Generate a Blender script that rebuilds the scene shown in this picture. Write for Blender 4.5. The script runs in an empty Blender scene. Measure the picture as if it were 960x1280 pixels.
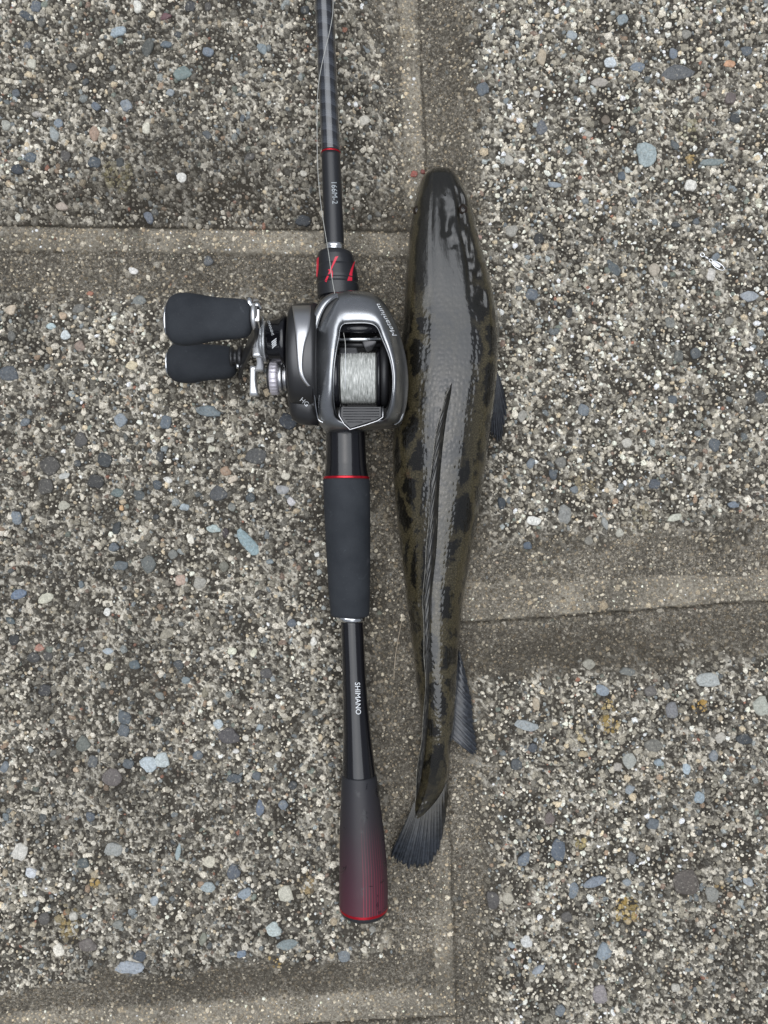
import bpy, bmesh, math, random
import numpy as np
from mathutils import Vector, Matrix

random.seed(7)
RNG = np.random.default_rng(11)
SC = bpy.context.scene
COL = SC.collection

# ------------------------------------------------------------------ camera, light, exposure
D = 0.50            # camera height above the concrete, metres
S = 0.0005          # metres of concrete per photograph pixel
cam = bpy.data.cameras.new('camera')
cam.sensor_fit = 'VERTICAL'
cam.angle = 2 * math.atan(640 * S / D)
cam.clip_start = 0.01
cam.clip_end = 50
cam_o = bpy.data.objects.new('camera', cam)
cam_o.location = (0, 0, D)
COL.objects.link(cam_o)
SC.camera = cam_o

SUN_EL, SUN_AZ = math.radians(86), math.radians(300)
world = bpy.data.worlds.new('World')
SC.world = world
world.use_nodes = True
wn = world.node_tree
bg = wn.nodes['Background']
sky = wn.nodes.new('ShaderNodeTexSky')
sky.sky_type = 'NISHITA'
sky.sun_disc = False
sky.sun_elevation = SUN_EL
sky.sun_rotation = SUN_AZ
sky.air_density = 1.0
sky.dust_density = 4.0
hs = wn.nodes.new('ShaderNodeHueSaturation')      # cloud greys the blue sky
hs.inputs['Saturation'].default_value = 0.4
hs.inputs['Value'].default_value = 0.8
wn.links.new(sky.outputs[0], hs.inputs['Color'])
wn.links.new(hs.outputs[0], bg.inputs[0])
bg.inputs[1].default_value = 0.05

sun = bpy.data.lights.new('sun', 'SUN')
sun.energy = 1.5
sun.angle = math.radians(76)
sun.color = (0.90, 0.945, 1.0)
sun_o = bpy.data.objects.new('sun', sun)
sdir = Vector((math.sin(SUN_AZ) * math.cos(SUN_EL), math.cos(SUN_AZ) * math.cos(SUN_EL), math.sin(SUN_EL)))
sun_o.rotation_euler = sdir.to_track_quat('Z', 'Y').to_euler()
COL.objects.link(sun_o)

vs = SC.view_settings
vs.view_transform = 'Standard'
vs.look = 'None'
vs.gamma = 1
vs.use_curve_mapping = False
vs.exposure = 0.95

# ------------------------------------------------------------------ helpers
def K(z):
    return S * (D - z) / D

def P(px, py, z=0.0):
    k = K(z)
    return Vector(((px - 480) * k, (640 - py) * k, z))

def lin(c):
    return tuple(((v / 255) / 12.92 if v <= 10 else ((v / 255 + 0.055) / 1.055) ** 2.4) for v in c)

def link(o, parent=None):
    COL.objects.link(o)
    if parent is not None:
        o.parent = parent
    return o

def empty(name, loc=(0, 0, 0)):
    o = bpy.data.objects.new(name, None)
    o.location = loc
    o.empty_display_size = 0.01
    COL.objects.link(o)
    return o

def tag(o, label=None, cat=None, group=None, kind=None):
    if label: o['label'] = label
    if cat: o['category'] = cat
    if group: o['group'] = group
    if kind: o['kind'] = kind
    return o

def smooth_mesh(me, on=True):
    me.polygons.foreach_set('use_smooth', [on] * len(me.polygons))

def make(name, verts, faces, mat, parent=None, smooth=True):
    """mesh object whose vertices are given in world metres; the parent may sit anywhere"""
    me = bpy.data.meshes.new(name)
    off = Vector(parent.location) if parent is not None and parent.parent is None else Vector((0, 0, 0))
    if parent is not None and parent.parent is not None:
        off = Vector(parent.parent.location) + Vector(parent.location)
    me.from_pydata([tuple(Vector(v) - off) for v in verts], [], faces)
    me.update()
    bm = bmesh.new(); bm.from_mesh(me)
    bmesh.ops.remove_doubles(bm, verts=bm.verts, dist=1e-7)
    bmesh.ops.recalc_face_normals(bm, faces=bm.faces)
    bm.to_mesh(me); bm.free()
    smooth_mesh(me, smooth)
    if mat: me.materials.append(mat)
    return link(bpy.data.objects.new(name, me), parent)

def grid_faces(U, V, cu=False, cv=False, base=0):
    f = []
    for i in range(U if cu else U - 1):
        for j in range(V if cv else V - 1):
            a = i * V + j; b = i * V + (j + 1) % V
            c = ((i + 1) % U) * V + (j + 1) % V; d = ((i + 1) % U) * V + j
            f.append((base + a, base + b, base + c, base + d))
    return f

def skin(name, rows, mat, parent=None, cu=False, cv=True, cap=True, smooth=True):
    """rows: list of rings"""
    U, V = len(rows), len(rows[0])
    vs_ = [v for r in rows for v in r]
    f = grid_faces(U, V, cu, cv)
    if cap and cv and not cu:
        for r, off in ((rows[0], 0), (rows[-1], (U - 1) * V)):
            c = sum((Vector(v) for v in r), Vector()) / V
            vs_.append(c); ci = len(vs_) - 1
            for j in range(V):
                f.append((off + j, off + (j + 1) % V, ci))
    return make(name, vs_, f, mat, parent, smooth)

def merge_rows(list_of_rows, cv=True, cap=True):
    vs_, f = [], []
    for rows in list_of_rows:
        base = len(vs_)
        U, V = len(rows), len(rows[0])
        vs_ += [v for r in rows for v in r]
        f += grid_faces(U, V, False, cv, base)
        if cap and cv:
            for r, off in ((rows[0], 0), (rows[-1], (U - 1) * V)):
                c = sum((Vector(v) for v in r), Vector()) / V
                vs_.append(c); ci = len(vs_) - 1
                for j in range(V):
                    f.append((base + off + j, base + off + (j + 1) % V, ci))
    return vs_, f

def crom(pts, n, closed=False):
    """Catmull-Rom through points (tuples of any length), n samples, by index parameter"""
    p = np.array(pts, float); m = len(p)
    out = []
    for i in range(n):
        t = i / n * m if closed else i / (n - 1) * (m - 1)
        k = int(math.floor(t)); 
        if not closed and k >= m - 1: k = m - 2
        u = t - k
        if closed: a, b, c, d = p[(k - 1) % m], p[k % m], p[(k + 1) % m], p[(k + 2) % m]
        else: a, b, c, d = p[max(k - 1, 0)], p[k], p[min(k + 1, m - 1)], p[min(k + 2, m - 1)]
        out.append(0.5 * ((2 * b) + (c - a) * u + (2 * a - 5 * b + 4 * c - d) * u * u + (3 * b - a - 3 * c + d) * u ** 3))
    return out

def interp(tab, x):
    a = np.array(tab, float)
    return [float(np.interp(x, a[:, 0], a[:, i])) for i in range(1, a.shape[1])]

def tube(path, r, n=8):
    """rings round a polyline of Vectors; r a number or list"""
    rows = []
    up = Vector((0, 0, 1))
    for i, p in enumerate(path):
        a = path[max(i - 1, 0)]; b = path[min(i + 1, len(path) - 1)]
        t = (b - a).normalized()
        s = t.cross(up)
        if s.length < 1e-4: s = t.cross(Vector((1, 0, 0)))
        s.normalize(); w = s.cross(t).normalized()
        rr = r[i] if hasattr(r, '__len__') else r
        rows.append([p + s * rr * math.cos(q * 2 * math.pi / n) + w * rr * math.sin(q * 2 * math.pi / n) for q in range(n)])
    return rows

def ring_yz(c, ry, rz, n=48):
    return [Vector((c[0], c[1] + ry * math.cos(2 * math.pi * q / n), c[2] + rz * math.sin(2 * math.pi * q / n))) for q in range(n)]

def prism_rows(outline, zb, zt, bev=0.0005, cx=None):
    """outline: list of world (x,y); star-shaped about its centroid; rows from the foot to the bevelled top"""
    pts = [Vector((p[0], p[1], 0)) for p in outline]
    c = sum(pts, Vector()) / len(pts)
    def inset(e):
        r = []
        for p in pts:
            d = c - p
            r.append(p + d.normalized() * min(e, d.length * .8))
        return r
    rows = [[Vector((p.x, p.y, zb)) for p in pts]]
    rows.append([Vector((p.x, p.y, zt - bev)) for p in pts])
    rows.append([Vector((p.x, p.y, zt - bev * .3)) for p in inset(bev * .3)])
    rows.append([Vector((p.x, p.y, zt)) for p in inset(bev)])
    return rows

def pxo(pts, z):
    return [tuple(P(a, b, z))[:2] for a, b in pts]

# ------------------------------------------------------------------ materials
def M(name, col=(.5, .5, .5), rough=.5, metal=0.0, spec=.5, coat=0.0, coat_r=.05):
    m = bpy.data.materials.new(name)
    m.use_nodes = True
    b = m.node_tree.nodes['Principled BSDF']
    b.inputs['Base Color'].default_value = (*col, 1)
    b.inputs['Roughness'].default_value = rough
    b.inputs['Metallic'].default_value = metal
    b.inputs['Specular IOR Level'].default_value = spec
    b.inputs['Coat Weight'].default_value = coat
    b.inputs['Coat Roughness'].default_value = coat_r
    return m

class NT:
    def __init__(s, m):
        s.t = m.node_tree; s.b = s.t.nodes['Principled BSDF']
        s.co = s.t.nodes.new('ShaderNodeTexCoord')
    def n(s, kind, **kw):
        nd = s.t.nodes.new('ShaderNode' + kind)
        for k, v in kw.items():
            if k in nd.inputs: nd.inputs[k].default_value = v
            else: setattr(nd, k, v)
        return nd
    def l(s, a, b): s.t.links.new(a, b)
    def noise(s, scale, detail=3, rough=.55, src=None, dist=0.0):
        nd = s.n('TexNoise'); nd.inputs['Scale'].default_value = scale
        nd.inputs['Detail'].default_value = detail; nd.inputs['Roughness'].default_value = rough
        nd.inputs['Distortion'].default_value = dist
        s.l(src if src is not None else s.co.outputs['Object'], nd.inputs['Vector'])
        return nd.outputs['Fac']
    def ramp(s, fac, stops, interp='LINEAR'):
        r = s.n('ValToRGB'); r.color_ramp.interpolation = interp
        el = r.color_ramp.elements
        while len(el) < len(stops): el.new(.5)
        for e, (p, c) in zip(el, stops):
            e.position = p; e.color = (*c, 1) if hasattr(c, '__len__') else (c, c, c, 1)
        s.l(fac, r.inputs[0]); return r.outputs[0]
    def mix(s, f, a, b, mode='MIX'):
        m = s.n('Mix', data_type='RGBA', blend_type=mode)
        for sock, v in ((m.inputs[0], f), (m.inputs[6], a), (m.inputs[7], b)):
            if hasattr(v, 'is_linked') or hasattr(v, 'links'): s.l(v, sock)
            elif hasattr(v, '__len__'): sock.default_value = (*v, 1)
            else: sock.default_value = v if sock.type == 'VALUE' else (v, v, v, 1)
        return m.outputs[2]
    def math(s, op, a, b=0.0, c=0.0):
        m = s.n('Math', operation=op)
        for sock, v in zip(m.inputs, (a, b, c)):
            if hasattr(v, 'links'): s.l(v, sock)
            else: sock.default_value = v
        return m.outputs[0]
    def bump(s, h, dist, strength=1.0, prev=None):
        bp = s.n('Bump'); bp.inputs['Distance'].default_value = dist; bp.inputs['Strength'].default_value = strength
        s.l(h, bp.inputs['Height'])
        if prev is not None: s.l(prev, bp.inputs['Normal'])
        return bp.outputs[0]
    def attr(s, name):
        a = s.n('Attribute'); a.attribute_name = name; return a

# concrete between the stones
m_con = M('concrete', rough=.85, spec=.3)
q = NT(m_con)
z_ = q.attr('zone'); sep = q.n('SeparateColor'); q.l(z_.outputs['Color'], sep.inputs[0])
n1 = q.noise(620, 4, .65)
n2 = q.noise(1500, 3, .7)
n3 = q.noise(22, 4, .6)
n5 = q.noise(1000, 2, .75)
lime = q.math('ADD', q.math('MULTIPLY', n5, .55), q.math('MULTIPLY', z_.outputs['Alpha'], .60))
matrix = q.ramp(lime, [(.26, (.045, .039, .030)), (.44, (.085, .075, .059)), (.58, (.18, .163, .132)), (.70, (.42, .385, .32)), (.86, (.66, .62, .53))])
n4 = q.noise(560, 4, .85)
sand = q.ramp(n4, [(.30, (.030, .026, .020)), (.43, (.088, .077, .060)), (.52, (.165, .147, .118)), (.60, (.32, .29, .235)), (.69, (.62, .57, .48))])
strip = q.ramp(n4, [(.30, (.13, .113, .085)), (.45, (.25, .222, .175)), (.58, (.37, .335, .27)), (.72, (.60, .555, .46))])
c = q.mix(sep.outputs[0], matrix, sand)
c = q.mix(sep.outputs[1], c, strip)
patch = q.ramp(n3, [(.35, .62), (.6, 1.0)])
c = q.mix(1.0, c, patch, 'MULTIPLY')
soil = q.math('MULTIPLY', sep.outputs[2], .88)
c = q.mix(soil, c, (.035, .029, .02))
q.l(c, q.b.inputs['Base Color'])
bb = q.bump(n1, .0012, .8)
bb = q.bump(n2, .0005, .8, bb)
q.l(bb, q.b.inputs['Normal'])

# small stones: each stone's own colour is a mesh attribute
m_agg = M('aggregate', rough=.72, spec=.35)
q = NT(m_agg)
a = q.attr('stone')
g = q.noise(1100, 3, .8)
v = q.ramp(g, [(.3, .42), (.5, .92), (.7, 1.5)])
c = q.mix(1.0, a.outputs['Color'], v, 'MULTIPLY')
haze = q.ramp(q.noise(480, 4, .75), [(.56, 0.0), (.68, .45)])
c = q.mix(haze, c, (.43, .41, .355))
q.l(c, q.b.inputs['Base Color'])
q.l(q.bump(g, .0004, .7), q.b.inputs['Normal'])

m_peb = M('pebble_stone', rough=.62, spec=.4)
q = NT(m_peb)
oi = q.n('ObjectInfo')
geo = q.n('NewGeometry')
g = q.noise(900, 4, .65, geo.outputs['Position'])
g2 = q.noise(330, 4, .6, geo.outputs['Position'], 1.2)
v = q.ramp(g, [(.3, .68), (.5, 1.0), (.72, 1.28)])
c = q.mix(1.0, oi.outputs['Color'], v, 'MULTIPLY')
v = q.ramp(g2, [(.35, .8), (.6, 1.1)])
c = q.mix(1.0, c, v, 'MULTIPLY')
crust = q.ramp(q.noise(600, 4, .7, geo.outputs['Position']), [(.57, 0.0), (.66, .7)])
c = q.mix(crust, c, (.34, .32, .27))
q.l(c, q.b.inputs['Base Color'])
q.l(q.bump(g, .0005, .6), q.b.inputs['Normal'])

# ------------------------------------------------------------------ numpy value noise
def vnoise(x, y, seed):
    xi = np.floor(x).astype(np.int64); yi = np.floor(y).astype(np.int64)
    xf = x - xi; yf = y - yi
    u = xf * xf * (3 - 2 * xf); w = yf * yf * (3 - 2 * yf)
    def h(a, b):
        n = (a * 374761393 + b * 668265263 + seed * 1274126177) & 0xffffffff
        n = ((n ^ (n >> 13)) * 1274126177) & 0xffffffff
        return ((n ^ (n >> 16)) & 0xffff) / 65535.0
    return (h(xi, yi) * (1 - u) + h(xi + 1, yi) * u) * (1 - w) + (h(xi, yi + 1) * (1 - u) + h(xi + 1, yi + 1) * u) * w

def fbm(x, y, scale, seed, octv=3):
    s = 0; a = .5; t = 0
    for i in range(octv):
        s = s + a * vnoise(x / scale, y / scale, seed + i * 17); t += a; a *= .5; scale /= 2.03
    return s / t

def sst(a, b, x):
    t = np.clip((x - a) / (b - a), 0, 1)
    return t * t * (3 - 2 * t)

def crack_v(y): return 524 + y * 0.0375
def crack_tl(x): return 277 + 0.014 * x
def crack_r(x): return 780 - (x - 590) * 0.073
def crack_bl(x): return 1312 - 0.06 * x

def ground(x, y):
    """photograph-plane pixel coordinates -> height (m), smooth, strip, crack"""
    e = (fbm(x, y, 26, 3) - .5)
    e2 = (fbm(x, y, 90, 9) - .5)
    j = e * 44 + e2 * 22
    h = np.zeros_like(x); sm = np.zeros_like(x); st = np.zeros_like(x); ck = np.zeros_like(x)
    left = 1 - sst(-6, 6, x - crack_v(y)); right = 1 - left
    cj = (fbm(x, y, 30, 40) - .5) * 4
    # vertical joint
    d = x - crack_v(y)
    lw = np.interp(y, [0, 230, 300, 420, 700, 1000, 1280], [36, 38, 52, 66, 78, 82, 78])
    rw = np.interp(y, [0, 400, 700, 850, 1280], [52, 50, 46, 40, 44])
    s = sst(-lw - 40, -lw + 24, d + j * 1.2) * (1 - sst(rw - 26, rw + 34, d + j * 1.2))
    sm = np.maximum(sm, s)
    hb = sst(-lw - 34, -lw + 26, d) * (1 - sst(rw - 26, rw + 26, d))
    h = np.minimum(h, -.0065 * hb)
    stv = sst(-27, -23, d) * (1 - sst(-3, 0, d)) * np.interp(y, [0, 220, 420, 1020, 1120, 1300], [1, .8, .1, .1, .7, .75])
    st = np.maximum(st, stv)
    h = h + .0009 * sst(-27, -23, d) * (1 - sst(-3, 0, d))
    ck = np.maximum(ck, np.exp(-((d + cj - 1) / 1.6) ** 2) * .75)
    # upper left joint
    d = y - crack_tl(x)
    s = sst(-4, 2, d + e * 8) * (1 - sst(58, 122, d + j * 1.2)) * left
    sm = np.maximum(sm, s)
    h = np.minimum(h, -.0060 * sst(-46, 2, d) * (1 - sst(70, 112, d)) * left)
    b = sst(1, 4, d) * (1 - sst(31, 34, d)) * left
    st = np.maximum(st, b * .85); h = h + .0009 * b
    ck = np.maximum(ck, np.exp(-((d + cj) / 2.2) ** 2) * left)
    ck = np.maximum(ck, .55 * np.exp(-((d + cj - 34) / 1.4) ** 2) * left)
    ck = np.maximum(ck, .28 * sst(-75, -15, d + j) * (1 - sst(-2, 0, d)) * left)
    # right joint
    d = y - crack_r(x)
    w = np.interp(x, [590, 960], [48, 32])
    s = sst(-122, -70, d + j * 1.2) * (1 - sst(30, 92, d + j * 1.2)) * right
    sm = np.maximum(sm, s)
    h = np.minimum(h, -.0060 * sst(-116, -60, d) * (1 - sst(20, 84, d)) * right)
    b = sst(-w - 2, -w + 1, d) * (1 - sst(-3, 0, d)) * right
    st = np.maximum(st, b * np.interp(x, [600, 960], [.42, .85]))
    st = np.maximum(st, 1.5 * np.exp(-((d + w + cj) / 2.4) ** 2) * right * sst(.35, .6, fbm(x, y, 28, 88))); h = h + .0010 * b
    ck = np.maximum(ck, np.exp(-((d + cj) / 2.0) ** 2) * right)
    ck = np.maximum(ck, .30 * sst(2, 14, d) * (1 - sst(52, 84, d + j)) * right)
    # bottom left joint
    e0 = y - (1243 - .105 * x); d = y - crack_bl(x)
    s = sst(-8, 10, e0 + j) * left
    s = s * (1 - sst(60, 84, d + j))
    sm = np.maximum(sm, s)
    h = np.minimum(h, -.0060 * sst(-22, 34, e0) * (1 - sst(50, 95, d)) * left)
    b = sst(-40, -35, d) * (1 - sst(-3, 0, d)) * left
    st = np.maximum(st, b * .8); h = h + .0009 * b
    ck = np.maximum(ck, np.exp(-((d + cj) / 2.2) ** 2) * left)
    ck = np.maximum(ck, .28 * sst(0, 10, e0 + j) * (1 - sst(-46, -38, d)) * left)
    st = st * (.45 + .9 * sst(.25, .7, fbm(x, y, 34, 303))) * (.75 + .5 * fbm(x, y, 5, 304, 2))
    h = h + (fbm(x, y, 60, 21) - .5) * .0016 + (fbm(x, y, 9, 31) - .5) * .0009 * (1 - .6 * sm)
    n_ = fbm(x, y, 8, 61, 2)
    ridge = np.clip(1 - np.abs(2 * n_ - 1) * 2.6, 0, 1) * sst(.34, .6, fbm(x, y, 30, 71, 2) + .14)
    ground.ridge = ridge
    h = h + (ridge * .0007 - .00045) * (1 - sm)
    h = h - ck * .0004 - .0012 * (ck > .62) * (ck - .62) / .38
    return h, sm, st, ck

def damp(x, y):
    """old damp stains: (px, py, rx, ry, strength)"""
    t = np.zeros_like(x)
    e = (fbm(x, y, 38, 141) - .5) * 1.1
    for a, b, rx, ry, s_ in [(250, 208, 190, 52, .34), (120, 262, 150, 26, .16), (60, 330, 140, 50, .20), (330, 345, 140, 42, .26), (455, 620, 42, 210, .26), (470, 880, 52, 170, .30),
                             (560, 120, 40, 160, .26), (475, 330, 44, 110, .24), (690, 680, 60, 16, .3), (900, 665, 90, 22, .22), (760, 815, 190, 26, .34), (600, 1180, 34, 130, .22), (260, 1222, 240, 24, .26), (858, 1103, 26, 22, .2), (605, 640, 22, 60, .25)]:
        d = np.hypot((x - a) / rx, (y - b) / ry) + e
        t = np.maximum(t, 1.35 * s_ * (1 - sst(.5, 1.25, d)))
    return t

def panel_of(x, y):
    r = x > crack_v(y)
    return np.where(r, np.where(y < crack_r(x), 3, 4), np.where(y < crack_tl(x), 0, np.where(y < crack_bl(x), 1, 2)))

def np_mesh(name, co, faces, mat, attrs=None, smooth=True):
    """co (n,3); faces (m,k) int, k = 3 or 4"""
    me = bpy.data.meshes.new(name)
    k = faces.shape[1]; m = faces.shape[0]
    me.vertices.add(len(co)); me.vertices.foreach_set('co', co.astype(np.float32).ravel())
    me.loops.add(m * k); me.loops.foreach_set('vertex_index', faces.astype(np.int32).ravel())
    me.polygons.add(m)
    me.polygons.foreach_set('loop_start', np.arange(0, m * k, k, dtype=np.int32))
    me.update(calc_edges=True)
    me.polygons.foreach_set('use_smooth', np.full(m, smooth))
    for nm, arr in (attrs or {}).items():
        at = me.attributes.new(nm, 'FLOAT_COLOR', 'POINT')
        at.data.foreach_set('color', arr.astype(np.float32).ravel())
    me.materials.append(mat)
    me.update()
    return bpy.data.objects.new(name, me)

# ------------------------------------------------------------------ the concrete, panel by panel
paving = tag(empty('concrete_ground'), 'weathered pebbly concrete ground crossed by smooth grooves', kind='structure')
MX, MY = 110, 110
def axis(n0, n1, step, far):
    mid = np.arange(n0, n1 + .1, step)
    out = np.array(far)
    return np.concatenate([n0 - out[::-1], mid, n1 + out])
far = [12, 40, 90, 160, 260, 420, 640]
gx = axis(-MX, 960 + MX, 2.6, far); gy = axis(-MY, 1280 + MY, 2.6, far)
X, Y = np.meshgrid(gx, gy)
Hh, SM, ST, CK = ground(X, Y)
CK = np.maximum(CK, np.clip(CK + damp(X, Y) * .9, 0, 1))
RG = ground.ridge
co = np.stack([(X - 480) * S, (640 - Y) * S, Hh], -1).reshape(-1, 3)
nx, ny = len(gx), len(gy)
i0 = (np.arange(ny - 1)[:, None] * nx + np.arange(nx - 1)[None, :])
F = np.stack([i0, i0 + nx, i0 + nx + 1, i0 + 1], -1).reshape(-1, 4)
fx = (X[:-1, :-1] + X[1:, 1:]).ravel() / 2; fy = (Y[:-1, :-1] + Y[1:, 1:]).ravel() / 2
lab = panel_of(fx, fy)
zone = np.stack([SM, ST, CK, RG], -1).reshape(-1, 4)
panels = []
for p_ in range(5):
    f = F[lab == p_]
    u, inv = np.unique(f, return_inverse=True)
    o = np_mesh('concrete_panel', co[u], inv.reshape(f.shape), m_con, {'zone': zone[u]})
    link(o, paving); panels.append(o)

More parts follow.
